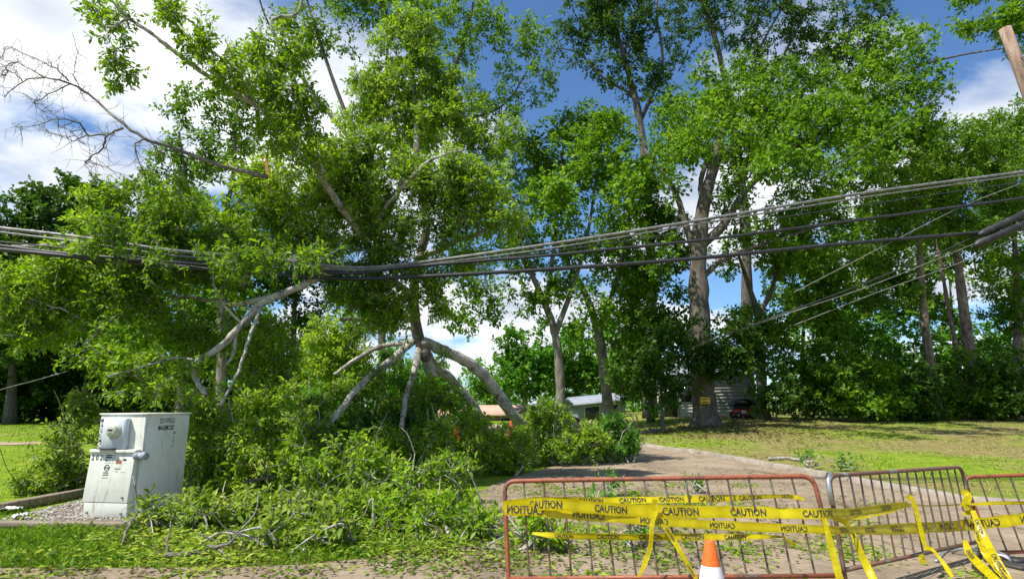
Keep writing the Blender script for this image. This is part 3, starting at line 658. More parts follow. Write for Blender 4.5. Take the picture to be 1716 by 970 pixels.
# round bright trees in the centre distance
for k_, (px, py, Y, rx, ry, lab) in enumerate([(880, 600, 54, 62, 60, 'round bright green tree in the far distance right of the pale leaning limb'), (965, 600, 56, 55, 60, 'bright green tree far behind the bare straight trunk'),
        (815, 640, 62, 45, 34, 'small bright tree far behind the leaning pale limb'), (1040, 590, 54, 52, 65, 'bright tree far behind the forked pale trunk'), (700, 640, 64, 60, 40, 'bright tree far behind the hub of the fallen limbs')]):
    b = base_of(px, Y); c, rr = px_blob(px, py, rx, ry, Y)
    make_tree('distant_tree', lab, 'tree', b, [(np.array([b - [0, 0, 0.1], (b + c) / 2, c]), 0.22, 0.06)], [(c, rr), (c - [rr[0] * 0.3, 0, rr[2] * 0.7], rr * 0.7), (c + [rr[0] * 0.5, 0, -rr[2] * 0.5], rr * 0.7)],
        M['leaf_far'], M['bark_grey'], 80 + k_, 1.9, 6, 0.8, 8, 0.27, 0.16, group='distant trees')
# ------------------------------------------------------------------ more surface materials
M['cabinet'] = surf('cabinet_paint', [(0.3, (0.58, 0.59, 0.50)), (0.6, (0.70, 0.70, 0.62))], 2.2, 6, 0.5, 0.08, 0.004, fine=(25, 0.93, 1.03))
def dirty(m, scale, thr, col, stretch):
    t = m.node_tree; b = [n for n in t.nodes if n.type == 'BSDF_PRINCIPLED'][0]; src = b.inputs['Base Color'].links[0].from_socket
    n = noise(t, scale, 8, 0.7, 'Object', 0.3, stretch); r = ramp(t, n.outputs[0], [(thr, (0, 0, 0)), (thr + 0.16, (0.8, 0.8, 0.8))])
    t.links.new(mixc(t, r.outputs[0], src, col), b.inputs['Base Color'])
dirty(M['cabinet'], 3.0, 0.56, (0.26, 0.23, 0.17), (3, 3, 0.6))
M['meter_grey'] = surf('meter_grey', [(0.3, (0.45, 0.50, 0.54)), (0.6, (0.56, 0.61, 0.65))], 4, 5, 0.45, 0.05, 0.003)
M['meter_face'] = surf('meter_face', [(0.4, (0.42, 0.42, 0.33)), (0.6, (0.55, 0.54, 0.44))], 12, 3, 0.4, 0)
M['metal_dark'] = surf('metal_dark', [(0.3, (0.03, 0.03, 0.03)), (0.7, (0.08, 0.075, 0.07))], 9, 4, 0.55, 0.1, 0.003, metal=0.3)
M['bolt'] = surf('bolt_steel', [(0.3, (0.16, 0.15, 0.13)), (0.7, (0.3, 0.28, 0.25))], 20, 3, 0.45, 0, metal=0.7)
M['galv'] = surf('galvanised', [(0.3, (0.33, 0.35, 0.36)), (0.6, (0.52, 0.54, 0.55))], 18, 5, 0.38, 0.1, 0.002, metal=0.75)
M['conduit'] = surf('conduit_grey', [(0.3, (0.22, 0.25, 0.29)), (0.7, (0.34, 0.37, 0.42))], 12, 4, 0.5, 0.1, 0.003)
M['ink'] = surf('black_ink', [(0.4, (0.012, 0.012, 0.012)), (0.6, (0.03, 0.03, 0.03))], 8, 2, 0.6, 0)
M['ink_faded'] = surf('faded_ink', [(0.35, (0.04, 0.045, 0.035)), (0.62, (0.16, 0.17, 0.13))], 26, 4, 0.7, 0)
def rust_mat(name, paint, rust, galv, lo, hi):
    m, t, out = mat_new(name); n = noise(t, 5.5, 8, 0.68, 'World'); n2 = noise(t, 38, 4, 0.6, 'World')
    r = ramp(t, n.outputs[0], [(lo - 0.12, galv), (lo, rust), (lo + 0.06, paint), (hi, paint), (hi + 0.1, rust)])
    r2 = ramp(t, n2.outputs[0], [(0.3, (0.72, 0.72, 0.72)), (0.7, (1.12, 1.1, 1.08))])
    b = t.nodes.new('ShaderNodeBsdfPrincipled'); t.links.new(mixc(t, 1.0, r.outputs[0], r2.outputs[0], 'MULTIPLY'), b.inputs['Base Color'])
    b.inputs['Roughness'].default_value = 0.55; t.links.new(bump(t, n2.outputs[0], 0.25, 0.002).outputs[0], b.inputs['Normal'])
    t.links.new(b.outputs[0], out.inputs[0]); return m
M['rust_red'] = rust_mat('rusty_red_paint', (0.30, 0.085, 0.038), (0.15, 0.055, 0.032), (0.18, 0.13, 0.105), 0.41, 0.62)
M['rust_brown'] = rust_mat('worn_brown_steel', (0.19, 0.085, 0.055), (0.11, 0.065, 0.05), (0.26, 0.24, 0.22), 0.47, 0.6)
M['rust_bar'] = rust_mat('worn_bar_steel', (0.15, 0.085, 0.06), (0.10, 0.07, 0.055), (0.20, 0.17, 0.15), 0.50, 0.58)
M['tape'] = leaf_mat('caution_tape', (0.46, 0.38, 0.004), (0.58, 0.49, 0.006), (0.70, 0.60, 0.01), trans=0.38, rough=0.28, tl=1.0, clump=4.0)
M['cable_black'] = surf('cable_black', [(0.3, (0.012, 0.013, 0.014)), (0.7, (0.035, 0.036, 0.038))], 6, 4, 0.5, 0.1, 0.002, 'World')
M['cable_grey'] = surf('cable_grey', [(0.3, (0.10, 0.10, 0.095)), (0.7, (0.27, 0.265, 0.25))], 8, 5, 0.5, 0.1, 0.002, 'World', metal=0.3)
M['cone_orange'] = surf('cone_orange', [(0.3, (0.75, 0.11, 0.015)), (0.7, (0.88, 0.16, 0.02))], 9, 5, 0.5, 0.05, 0.002, fine=(40, 0.9, 1.03))
M['cone_white'] = surf('cone_white', [(0.3, (0.68, 0.68, 0.70)), (0.65, (0.82, 0.82, 0.84))], 10, 6, 0.4, 0.05, 0.002, fine=(50, 0.92, 1.03))
M['timber'] = surf('weathered_timber', [(0.3, (0.14, 0.105, 0.075)), (0.55, (0.27, 0.22, 0.165)), (0.72, (0.38, 0.32, 0.25))], 5, 8, 0.9, 0.6, 0.012, 'World', stretch=(0.6, 3, 3), fine=(40, 0.7, 1.1))
M['gravel'] = surf('gravel_stone', [(0.35, (0.13, 0.105, 0.08)), (0.5, (0.27, 0.24, 0.20)), (0.65, (0.46, 0.43, 0.39))], 9, 5, 0.9, 0.4, 0.01, 'World')
M['concrete'] = surf('concrete_slab', [(0.3, (0.30, 0.26, 0.21)), (0.6, (0.47, 0.43, 0.37))], 3, 7, 0.9, 0.4, 0.01, 'World', fine=(50, 0.75, 1.08))
M['pole_wood'] = surf('pole_wood', [(0.3, (0.13, 0.085, 0.06)), (0.5, (0.30, 0.20, 0.145)), (0.7, (0.40, 0.29, 0.22))], 4, 8, 0.85, 0.6, 0.012, 'World', stretch=(2, 2, 0.25), fine=(30, 0.75, 1.1))
M['red_paint'] = surf('red_plastic', [(0.3, (0.55, 0.02, 0.012)), (0.7, (0.70, 0.035, 0.02))], 9, 3, 0.5, 0)
M['white_paper'] = surf('white_scrap', [(0.3, (0.62, 0.62, 0.60)), (0.7, (0.82, 0.82, 0.80))], 9, 4, 0.8, 0.2, 0.004)
M['siding_white'] = surf('siding_white', [(0.3, (0.33, 0.34, 0.30)), (0.7, (0.44, 0.44, 0.40))], 1.2, 6, 0.7, 0.05, 0.004, 'World', fine=(18, 0.9, 1.04))
M['siding_grey'] = surf('siding_grey', [(0.3, (0.20, 0.22, 0.24)), (0.7, (0.28, 0.30, 0.32))], 1.2, 6, 0.7, 0.05, 0.004, 'World', fine=(18, 0.9, 1.04))
M['brick_tan'] = surf('brick_tan', [(0.3, (0.30, 0.19, 0.13)), (0.7, (0.42, 0.29, 0.20))], 5, 6, 0.85, 0.2, 0.006, 'World', fine=(22, 0.8, 1.06))
M['roof_tan'] = surf('roof_tan', [(0.3, (0.42, 0.27, 0.20)), (0.7, (0.56, 0.38, 0.29))], 3, 7, 0.9, 0.3, 0.01, 'World', fine=(26, 0.82, 1.06))
M['roof_grey'] = surf('roof_grey', [(0.3, (0.20, 0.22, 0.26)), (0.7, (0.30, 0.33, 0.38))], 3, 7, 0.7, 0.2, 0.01, 'World', fine=(26, 0.85, 1.06))
M['glass_dark'] = surf('window_glass', [(0.3, (0.015, 0.018, 0.02)), (0.7, (0.04, 0.045, 0.05))], 2, 3, 0.12, 0)
M['rubber'] = surf('tyre_rubber', [(0.3, (0.015, 0.015, 0.015)), (0.7, (0.035, 0.035, 0.035))], 12, 3, 0.85, 0)
M['cover_black'] = surf('black_cover', [(0.3, (0.012, 0.012, 0.014)), (0.7, (0.035, 0.035, 0.038))], 5, 5, 0.55, 0.2, 0.01)

# ------------------------------------------------------------------ lettering
_tx = {}
def text_geo(s, bold=0.018, size=1.0, sx=1.0):
    key = (s, bold)
    if key not in _tx:
        cu = bpy.data.curves.new('txt', 'FONT'); cu.body = s; cu.size = 1.0; cu.resolution_u = 2; cu.offset = bold
        ob = bpy.data.objects.new('txt', cu); COL.objects.link(ob); bpy.context.view_layer.update()
        me = bpy.data.meshes.new_from_object(ob.evaluated_get(bpy.context.evaluated_depsgraph_get()))
        me.calc_loop_triangles()
        V = np.array([v.co[:] for v in me.vertices])[:, :2]; T = np.array([t.vertices[:] for t in me.loop_triangles])
        bpy.data.objects.remove(ob); bpy.data.curves.remove(cu); bpy.data.meshes.remove(me)
        V[:, 0] -= V[:, 0].min(); V[:, 1] -= V[:, 1].min(); _tx[key] = (V, T)
    V, T = _tx[key]; V = V.copy(); h = V[:, 1].max(); V *= size / h; V[:, 0] *= sx
    return V, T
def flat_text(name, s, origin, ux, uy, nrm_off, size, mat, parent, sx=1.0, bold=0.018, base=None):
    V, T = text_geo(s, bold, size, sx)
    W = np.asarray(origin) + V[:, :1] * np.asarray(ux) + V[:, 1:] * np.asarray(uy) + np.asarray(nrm_off)
    return link(name, mk_mesh(name, W - (base if base is not None else 0), T, mat), parent)

# ------------------------------------------------------------------ the fallen tree
FT = []   # limbs (pts, r0, r1)
def limb(pts, r0, r1, Y=None):
    q = np.array([P(p[0], p[1], p[2] if len(p) > 2 else Y) for p in pts]); FT.append((q, r0, r1)); return q
hubY = 15.0
limb([(905, 735, 17.5), (860, 695, 16.8), (820, 640, 16.2), (785, 608, 15.6), (745, 588, 15.2), (705, 570, 15.0)], 0.165, 0.13)      # long pale leaning limb (root end)
limb([(724, 632, 15.3), (714, 600, 15.1), (700, 560, 15.0), (694, 510, 14.7), (697, 450, 14.4), (715, 380, 14.2), (700, 290, 14.5), (697, 200, 15), (690, 110, 15.4), (680, 50, 15.6)], 0.15, 0.05)  # dark stem through the wires
limb([(690, 572, 15.0), (655, 605, 14.4), (610, 640, 13.8), (568, 690, 13.2), (540, 730, 12.8)], 0.11, 0.05)
limb([(690, 575, 15.0), (640, 580, 14.8), (600, 600, 14.6), (560, 627, 14.3)], 0.075, 0.04)
limb([(702, 585, 15.0), (692, 630, 14.6), (680, 668, 14.2), (672, 720, 13.8)], 0.10, 0.06)
limb([(705, 575, 15.0), (725, 610, 15.6), (760, 640, 16.4), (800, 690, 17.0), (815, 730, 17.4)], 0.13, 0.12)
limb([(694, 500, 14.7), (670, 480, 14.2), (640, 466, 13.6), (600, 445, 12.8), (550, 458, 12.3), (490, 485, 11.8), (440, 508, 11.5), (405, 545, 11.2), (370, 580, 11.0), (332, 604, 10.8), (325, 628, 10.6), (345, 662, 10.4)], 0.10, 0.045)  # pale limb left
limb([(470, 497, 11.7), (440, 500, 11.8), (400, 510, 12.0), (370, 505, 12.2), (300, 497, 12.4), (210, 487, 12.6)], 0.06, 0.03)
limb([(395, 555, 11.2), (392, 590, 11.1), (380, 610, 11.0)], 0.04, 0.02)
limb([(405, 480, 12.2), (420, 440, 12.4), (430, 395, 12.6)], 0.06, 0.05)
limb([(640, 466, 13.6), (610, 400, 12.6), (545, 310, 11.5), (512, 250, 11.0), (450, 192, 10.8), (396, 157, 10.6), (342, 124, 10.4), (297, 91, 10.2), (256, 58, 10.0), (214, 29, 9.9), (186, 0, 9.8), (160, -30, 9.7)], 0.085, 0.016)  # upper-left leafy limb
limb([(437, 180, 10.8), (388, 136, 10.6), (380, 111, 10.5), (355, 85, 10.4), (313, 62, 10.3), (289, 37, 10.2), (270, -5, 10.1)], 0.035, 0.012)
limb([(256, 58, 10.0), (215, 33, 9.9), (192, 46, 9.8), (179, 45, 9.8), (181, 65, 9.7)], 0.03, 0.012)
limb([(545, 310, 11.5), (500, 150, 11.3), (455, 41, 11.0), (495, 25, 11.0), (510, -10, 11.0)], 0.05, 0.025)
limb([(697, 430, 14.3), (735, 420, 13.8), (765, 403, 13.4), (790, 397, 13.2), (820, 380, 13.0), (840, 360, 12.9)], 0.08, 0.035)
limb([(610, 400, 12.6), (660, 330, 12.2), (720, 270, 12.0), (780, 250, 12.0)], 0.06, 0.02)
limb([(430, 395, 12.6), (330, 400, 11.8), (200, 420, 11.4), (125, 402, 11.2), (100, 410, 11.2), (20, 414, 11.0)], 0.055, 0.04)
limb([(210, 487, 12.6), (160, 540, 11.6), (110, 520, 11.2), (50, 500, 11.0)], 0.03, 0.015)
limb([(250, 480, 12.4), (160, 560, 11.2), (148, 575, 11.0), (165, 590, 10.9), (185, 600, 10.8)], 0.03, 0.03)
limb([(332, 604, 10.8), (290, 600, 10.6), (240, 615, 10.2), (180, 630, 9.9)], 0.03, 0.012)
limb([(440, 508, 11.5), (420, 560, 11.0), (400, 620, 10.6), (370, 680, 10.2)], 0.035, 0.02)
limb([(600, 535, 13.9), (570, 535, 13.6)], 0.045, 0.045)
ft_base = np.array([P(880, 720, 17.2)[0], 17.2, gz(2, 17.2)])
fb = []
def fbl(Y, *l):
    for q in l: fb.append(px_blob(*q[:4], Y))
fbl(11.4, (190, 345, 55, 38), (140, 410, 55, 45), (90, 470, 80, 50), (30, 500, 45, 45), (230, 400, 75, 55), (220, 470, 70, 50), (60, 545, 55, 35), (200, 540, 60, 35), (310, 420, 60, 50), (290, 350, 60, 45), (130, 500, 60, 40))
fbl(10.5, (240, 620, 85, 28), (170, 600, 40, 24), (300, 650, 50, 30), (240, 655, 60, 22))
fbl(12.4, (350, 560, 50, 36), (300, 560, 45, 32), (420, 610, 40, 36), (430, 665, 45, 36), (450, 560, 40, 34), (480, 610, 34, 30))
fbl(9.7, (165, 392, 36, 26), (235, 432, 30, 14), (330, 440, 42, 28), (400, 425, 36, 30), (460, 440, 34, 24), (520, 440, 36, 26))
fbl(12.0, (400, 380, 70, 50), (470, 340, 75, 55), (350, 455, 50, 30), (450, 415, 60, 30), (430, 300, 60, 35), (520, 400, 60, 45))
fbl(12.6, (560, 360, 80, 60), (640, 320, 85, 60), (600, 250, 65, 45), (720, 300, 80, 60), (800, 310, 70, 50), (840, 360, 45, 40), (560, 300, 55, 45), (680, 400, 80, 45), (760, 370, 70, 40))
fbl(13.0, (630, 450, 60, 50), (650, 510, 60, 40), (720, 470, 50, 40), (600, 500, 55, 35), (640, 545, 36, 22), (780, 440, 50, 25), (740, 500, 36, 30))
fbl(15.2, (680, 80, 55, 45), (720, 140, 70, 55), (640, 150, 55, 45), (760, 210, 65, 45), (700, 220, 70, 40), (830, 240, 50, 45), (610, 190, 45, 35), (690, 40, 35, 25))
fbl(10.8, (470, 100, 48, 42), (440, 160, 42, 40), (500, 170, 42, 45), (470, 220, 55, 38), (430, 85, 28, 25), (520, 260, 45, 35))
fbl(10.0, (225, 32, 40, 18), (300, 45, 45, 24), (340, 85, 38, 25), (160, 15, 20, 14), (190, 95, 14, 30), (180, 135, 15, 14), (215, 120, 12, 12), (380, 130, 30, 28), (265, 15, 40, 15))
fbl(16.0, (560, 560, 45, 35), (620, 545, 40, 28), (550, 610, 45, 35), (600, 590, 35, 25))
fbl(14.0, (622, 632, 22, 14), (596, 668, 22, 16), (765, 640, 20, 16), (706, 645, 20, 18), (738, 600, 14, 10), (560, 650, 22, 18), (665, 600, 14, 10), (690, 545, 22, 16))
fbl(14.6, (600, 650, 45, 22), (700, 672, 60, 22), (640, 700, 60, 28), (745, 672, 45, 20))
ft = make_tree('fallen_tree', 'uprooted pale limbed tree hung on the overhead cables, bright green leaves', 'fallen tree', ft_base, FT, fb,
    M['leaf_fallen'], M['bark_pale'], 101, 39, 6, 0.30, 9, 0.11, 0.045, sides=4, segs=3, rise=0.02, twigs=True, attach=0.0, trunk_name='limbs', crown_name='foliage', jit=0.008, lift=0.12, up=0.6, above=0.25, wl=1.0, thr=0.22)
# bare dead branch, its own part of the fallen tree
mb = MB(); g = np.random.default_rng(5)
dead = [([(447, 297), (400, 285), (350, 270), (295, 250), (243, 231), (198, 202), (157, 165), (120, 140), (78, 131), (37, 136), (8, 163)], 0.045, 0.008),
        ([(115, 136), (95, 117), (78, 107), (45, 93), (12, 78), (5, 100)], 0.016, 0.004), ([(206, 215), (181, 225), (148, 225), (132, 206), (99, 200), (54, 212), (27, 212)], 0.022, 0.005),
        ([(181, 226), (173, 247), (153, 264), (142, 272)], 0.02, 0.010), ([(243, 233), (226, 245), (238, 283), (256, 285)], 0.018, 0.006), ([(120, 140), (70, 165), (60, 178), (100, 210), (130, 230)], 0.012, 0.003),
        ([(78, 131), (40, 110), (15, 105), (0, 130)], 0.014, 0.004), ([(157, 165), (130, 140), (124, 120), (130, 90)], 0.01, 0.003), ([(37, 136), (20, 120), (5, 125), (-15, 110)], 0.012, 0.004),
        ([(142, 272), (160, 275), (200, 290)], 0.009, 0.003), ([(148, 225), (120, 235), (90, 225), (75, 215)], 0.010, 0.003), ([(99, 200), (70, 175), (45, 160)], 0.008, 0.002), ([(295, 250), (270, 255), (255, 240)], 0.012, 0.004)]
for pts, a0, a1 in dead:
    q = catmull([P(p[0], p[1], 10.9 + 0.15 * math.sin(p[0] * 0.05)) for p in pts], 4); q[1:-1] += g.normal(size=(len(q) - 2, 3)) * 0.012
    mb.tube(q, np.linspace(a0, a1, len(q)), 6)
    for k_ in range(len(q) * 2):
        i0 = g.integers(1, len(q)); a = q[i0]; d = nrm(nrm(q[i0] - q[i0 - 1]) * 0.5 + rand_unit(1, g)[0] * 0.9); ln = g.uniform(0.1, 0.45)
        mid = a + d * ln * 0.5 + g.normal(size=3) * 0.03; e = a + d * ln + g.normal(size=3) * 0.05
        mb.tube(np.array([a, mid, e]), [0.006, 0.004, 0.002], 3, False)
        if g.random() < 0.6:
            e2 = mid + nrm(d + rand_unit(1, g)[0] * 0.9) * ln * 0.5; mb.tube(np.array([mid, e2]), [0.004, 0.002], 3, False)
o = mb.build('dead_branch', M['bark_grey'], ft, origin=ft_base); o['label'] = 'bare grey dead branch reaching left'
q = catmull(FT[1][0], 6)[4:]; gq = np.random.default_rng(8); n6 = int(len(q) * 0.72); q = q[:n6] + np.array([0, -0.02, 0]); mb = MB(); mb.tube(q, np.concatenate([[0.05, 0.11], np.linspace(0.152, 0.085, n6 - 2)]) * (1 + gq.normal(size=n6) * 0.06), 12)
o = mb.build('stem', M['bark_dark'], ft, smooth=True, origin=ft_base); o['label'] = 'dark upright stem of the fallen tree'
# torn wood where limbs snapped
for (a, b, w, Y, mt) in [((795, 690), (806, 730), 0.13, 16.9, 'wood_torn'), ((445, 262), (452, 315), 0.05, 11.6, 'wood_red'), ((455, 402), (500, 412), 0.035, 12.2, 'wood_red'), ((540, 440), (548, 455), 0.07, 12.2, 'wood_torn'), ((700, 448), (705, 465), 0.09, 14.2, 'wood_red')]:
    mb = MB(); A_, B2 = P(*a, Y), P(*b, Y); dd = B2 - A_; sd = nrm(np.cross(dd, [0, 1, 0]))
    for k_ in range(5):
        off = sd * w * (k_ / 4 - 0.5) * 1.2; t0 = rng.uniform(-0.1, 0.25)
        mb.tube(np.array([A_ + off * 0.4 + dd * t0, A_ + off + dd * 0.6, B2 + off + rng.normal(size=3) * 0.01]), [0.004, w * 0.28, w * 0.3], 5)
    mb.build('splintered_wood', M[mt], ft, origin=ft_base)

# ------------------------------------------------------------------ brush piles of broken boughs on the ground
PILE = 4.6
def brush(label, px, Y, blobs, seed, lm='leaf_pile', per=11, L=0.10, W=0.04, name='brush_pile', nst=5, group='heaps of broken boughs', **kw):
    g = np.random.default_rng(seed); b = base_of(px, Y); bl = [px_blob(*q[:4], Y + (q[4] if len(q) > 4 else 0)) for q in blobs]
    lm_ = []
    for k_ in range(max(nst, len(bl)) * 2):
        c, rr = bl[k_ % len(bl)]; e = c + g.normal(size=3) * rr * 0.5; s = np.array([c[0] + g.normal() * rr[0] * 0.4, c[1] + g.normal() * rr[1] * 0.4, gz(c[0], c[1]) + 0.05])
        e[2] = max(e[2], s[2] + 0.15); lm_.append((np.array([s, (s + e) / 2 + g.normal(size=3) * 0.08, e]), g.uniform(0.012, 0.028), 0.007))
        if k_ % 2 == 0:
            e2 = e + nrm(e - s + g.normal(size=3) * 0.4) * g.uniform(0.2, 0.6); lm_.append((np.array([e, (e + e2) / 2 + g.normal(size=3) * 0.04, e2]), 0.012, 0.005))
    args = dict(n_tw=6, tw_len=0.26, m=9, L=L, W=W, sides=4, segs=3, rise=0.04, twigs=True, attach=0.0, trunk_name='branches', crown_name='foliage', lift=0.12, up=0.6, above=0.2, group=group, wl=0.75, thr=0.38)
    args.update(kw)
    return make_tree(name, label, 'brush pile' if name == 'brush_pile' else 'shrub', b, lm_, bl, M[lm], M['bark_pale'], seed, per * PILE, **args)
brush('leafy vine shrub growing just left of the pedestal', 105, 11.6, [(125, 740, 32, 38), (90, 790, 42, 34), (70, 830, 36, 16), (140, 690, 30, 22), (115, 820, 30, 25)], 201, 'leaf_pile', 13, name='vine_shrub', group='')
brush('tall leafy heap of broken boughs directly right of the pedestal', 400, 11.0, [(350, 720, 48, 45), (420, 760, 55, 55), (350, 800, 45, 48), (470, 700, 48, 48), (500, 770, 45, 45), (420, 690, 40, 35), (330, 680, 35, 25), (440, 815, 60, 25)], 202, 'leaf_fallen', per=10)
brush('upright bright boughs between the pedestal heap and the splayed limbs', 600, 12.6, [(520, 720, 36, 34), (575, 745, 40, 30), (640, 735, 40, 30), (700, 745, 38, 28), (740, 720, 26, 24), (480, 740, 36, 34)], 216, 'leaf_fallen', per=9, nst=9)
brush('pale leafy bough standing behind the pedestal heap', 480, 13.5, [(480, 670, 40, 28), (455, 640, 30, 22), (520, 690, 30, 30)], 203, per=12, nst=3)
brush('dense green heap under the hub of pale limbs', 620, 14.4, [(600, 715, 55, 34), (660, 725, 55, 36), (600, 765, 60, 36), (690, 770, 50, 35), (545, 680, 34, 40), (710, 705, 45, 28), (530, 760, 40, 40)], 204, 'leaf_vivid', 11)
brush('bright leafy boughs standing behind the splayed pale limbs', 610, 17.0, [(555, 600, 45, 45), (610, 640, 55, 40), (700, 650, 45, 32), (540, 670, 40, 40), (760, 680, 45, 28), (650, 600, 30, 24), (640, 690, 60, 30)], 215, 'leaf_vivid', 5.5, L=0.13, W=0.055, nst=8)
brush('dark green heap between the pale limbs and the street', 780, 14.6, [(760, 745, 50, 40), (820, 755, 48, 36), (790, 715, 34, 24), (860, 745, 42, 42), (840, 790, 40, 18)], 205, 'leaf_fallen', 9)
brush('sunlit heap of boughs with yellowish leaves at the end of the pale limb', 920, 16.5, [(918, 705, 38, 36), (890, 740, 42, 36), (945, 745, 40, 32), (908, 680, 24, 20), (985, 740, 30, 26), (930, 780, 45, 12)], 206, 'leaf_fallen', 11)
brush('rounded green heap of boughs reaching onto the street', 1030, 17.2, [(1030, 725, 38, 34), (1000, 740, 36, 30), (1055, 745, 24, 22), (975, 765, 30, 14), (1040, 765, 32, 10)], 207, 'leaf_vivid', 12)
brush('low leafy debris on the verge in front of the pedestal heap', 430, 8.7, [(380, 880, 60, 26), (460, 900, 70, 26), (350, 910, 50, 18), (540, 890, 60, 30), (600, 850, 60, 22)], 208, per=14, nst=7)
brush('leafy debris sprawling at the edge of the street, front centre', 680, 8.4, [(660, 880, 60, 32), (720, 860, 50, 28), (760, 890, 40, 26), (640, 930, 70, 18), (730, 930, 50, 16), (700, 820, 40, 20)], 209, 'leaf_fallen', per=13, nst=7)
brush('flat leafy debris along the bottom edge of the verge', 480, 7.2, [(430, 940, 60, 12), (540, 945, 70, 12), (360, 948, 50, 10)], 210, per=15, nst=4)
brush('loose leafy boughs on the grass in front of the pedestal', 270, 8.2, [(270, 900, 40, 12), (310, 925, 45, 14), (230, 945, 50, 8), (330, 890, 30, 18)], 212, per=11, nst=4)
brush('sunlit leafy debris spilling over the street edge', 790, 7.6, [(780, 920, 40, 16), (820, 900, 30, 18), (800, 950, 45, 9), (690, 955, 70, 8), (820, 850, 26, 16)], 213, 'leaf_fallen', per=12, nst=4)
brush('dense heap of boughs between the timber and the street', 580, 10.2, [(545, 795, 50, 38), (620, 790, 50, 36), (690, 790, 45, 34), (755, 800, 40, 30), (510, 830, 40, 26), (580, 750, 35, 26)], 214, 'leaf_fallen', per=7.5, nst=9)
brush('leafy bough lying against the left post of the near barrier', 880, 7.0, [(890, 920, 22, 22), (870, 945, 26, 14), (905, 880, 20, 12), (930, 940, 24, 10)], 211, 'leaf_fallen', per=14, nst=3)
for k_, (px, py, Y, rx, lab) in enumerate([(1000, 875, 9.2, 18, 'green sprig on the street behind the near barrier tape'), (1020, 830, 11.0, 16, 'green sprig lying farther up the street, behind the top rail'),
        (1365, 770, 15.5, 16, 'leafy sprig standing on the lawn beside the bare stick'), (1412, 778, 15.2, 18, 'second leafy sprig on the lawn, right of the bare stick'), (1165, 825, 11.4, 12, 'tiny sprig on the street in the middle of the near barrier'), (1060, 925, 7.2, 16, 'flat sprig on the street low behind the near barrier')]):
    brush(lab, px, Y, [(px, py, rx, rx * 0.6)], 220 + k_, 'leaf_vivid', per=7, nst=2, group='loose sprigs')
# ------------------------------------------------------------------ overhead cables, splice cases, pole
def cable(label, pts, r, mat, group='overhead cables', Y=12.0, name='overhead_cable'):
    q = catmull([P(p[0], p[1], p[2] if len(p) > 2 else Y - 1.9 * float(np.clip((560 - p[0]) / 310.0, 0, 1))) for p in pts], 8); b = q[0].copy(); mb = MB(); mb.tube(q, r * (1.25 if group == 'overhead cables' else 1.0), 7)
    o = mb.build(name, M[mat], origin=b, smooth=True); o.location = b; return tag(o, label, 'cable', group)
cable('silvery aerial cable, topmost of the bundle across the trees', [(1790, 276), (1716, 288), (1440, 325), (1180, 368), (1000, 397), (860, 418), (700, 440), (590, 448), (440, 432), (290, 420), (130, 397), (0, 382), (-120, 366)], 0.026, 'cable_grey')
cable('second silvery strand just under the topmost cable', [(1790, 280), (1716, 293), (1440, 332), (1180, 374), (1000, 404), (860, 425), (700, 444), (590, 452), (440, 438), (290, 428), (130, 405), (0, 389), (-120, 373)], 0.016, 'cable_grey')
cable('thin dark strand below the silvery pair', [(1790, 298), (1716, 305), (1440, 345), (1180, 384), (1000, 411), (860, 430), (700, 447), (590, 456), (440, 443), (290, 436), (130, 418), (0, 405), (-120, 394)], 0.010, 'cable_black')
cable('black cable in the middle of the bundle', [(1790, 322), (1716, 332), (1400, 374), (1180, 402), (1000, 420), (920, 428), (700, 446), (590, 458), (440, 450), (290, 440), (100, 424), (0, 412), (-120, 400)], 0.026, 'cable_black')
cable('thick black cable, lowest of the long bundle', [(1790, 376), (1716, 384), (1400, 410), (1180, 432), (940, 450), (690, 464), (560, 466), (330, 450), (100, 428), (0, 418), (-120, 408)], 0.034, 'cable_black')
cable('pale wire slanting from the right edge down across the pines', [(1760, 282), (1716, 305), (1600, 352), (1420, 444), (1330, 490)], 0.009, 'cable_grey', 'slack wires')
cable('black wire sagging from the splice cases towards the oak', [(1760, 330), (1716, 352), (1600, 412), (1440, 478), (1300, 530), (1160, 582, 14)], 0.014, 'cable_black', 'slack wires')
cable('grey wire under the sagging black wire', [(1760, 352), (1716, 372), (1600, 422), (1450, 482), (1330, 522), (1190, 570, 14)], 0.009, 'cable_grey', 'slack wires')
cable('lowest slack wire under the splice cases on the right', [(1760, 372), (1716, 392), (1640, 428), (1560, 458), (1470, 490), (1330, 545)], 0.009, 'cable_grey', 'slack wires')
cable('faint thin wire climbing through the oak crown, upper right', [(1330, 330), (1430, 260), (1540, 185), (1580, 150), (1700, 40)], 0.006, 'cable_grey', 'slack wires')
cable('thin wire crossing the field from the left edge to the leaves', [(-60, 676, 13), (0, 653, 13), (60, 637, 12.5), (115, 621, 12)], 0.009, 'cable_grey', 'slack wires')
cable('dangling thin cord hanging down at the left edge', [(-20, 700, 11), (0, 752, 11), (12, 785, 11), (32, 812, 11.2)], 0.006, 'cable_black', 'slack wires')
for lab, a, b, r in [('dark cylindrical splice case, upper of two at the right edge', (1640, 394), (1735, 350), 0.075), ('dark cylindrical splice case, lower of two at the right edge', (1632, 412), (1722, 372), 0.085)]:
    A_, B2 = P(*a, 11.8), P(*b, 11.8); root = thing('splice_case', lab, 'splice case', A_, 'splice cases'); mb = MB(); L_ = B2 - A_
    mb.tube(np.array([[0, 0, 0], L_ * 0.03, L_ * 0.08, L_ * 0.5, L_ * 0.92, L_ * 0.97, L_]), [0.03, 0.05, r, r, r, 0.05, 0.03], 14); mb.build('casing', M['cable_black'], root, smooth=True)
    for t in (0.2, 0.5, 0.8):
        mb = MB(); mb.tube(np.array([L_ * (t - 0.012), L_ * (t + 0.012)]), r + 0.007, 14); mb.build('clamp_band', M['metal_dark'], root)
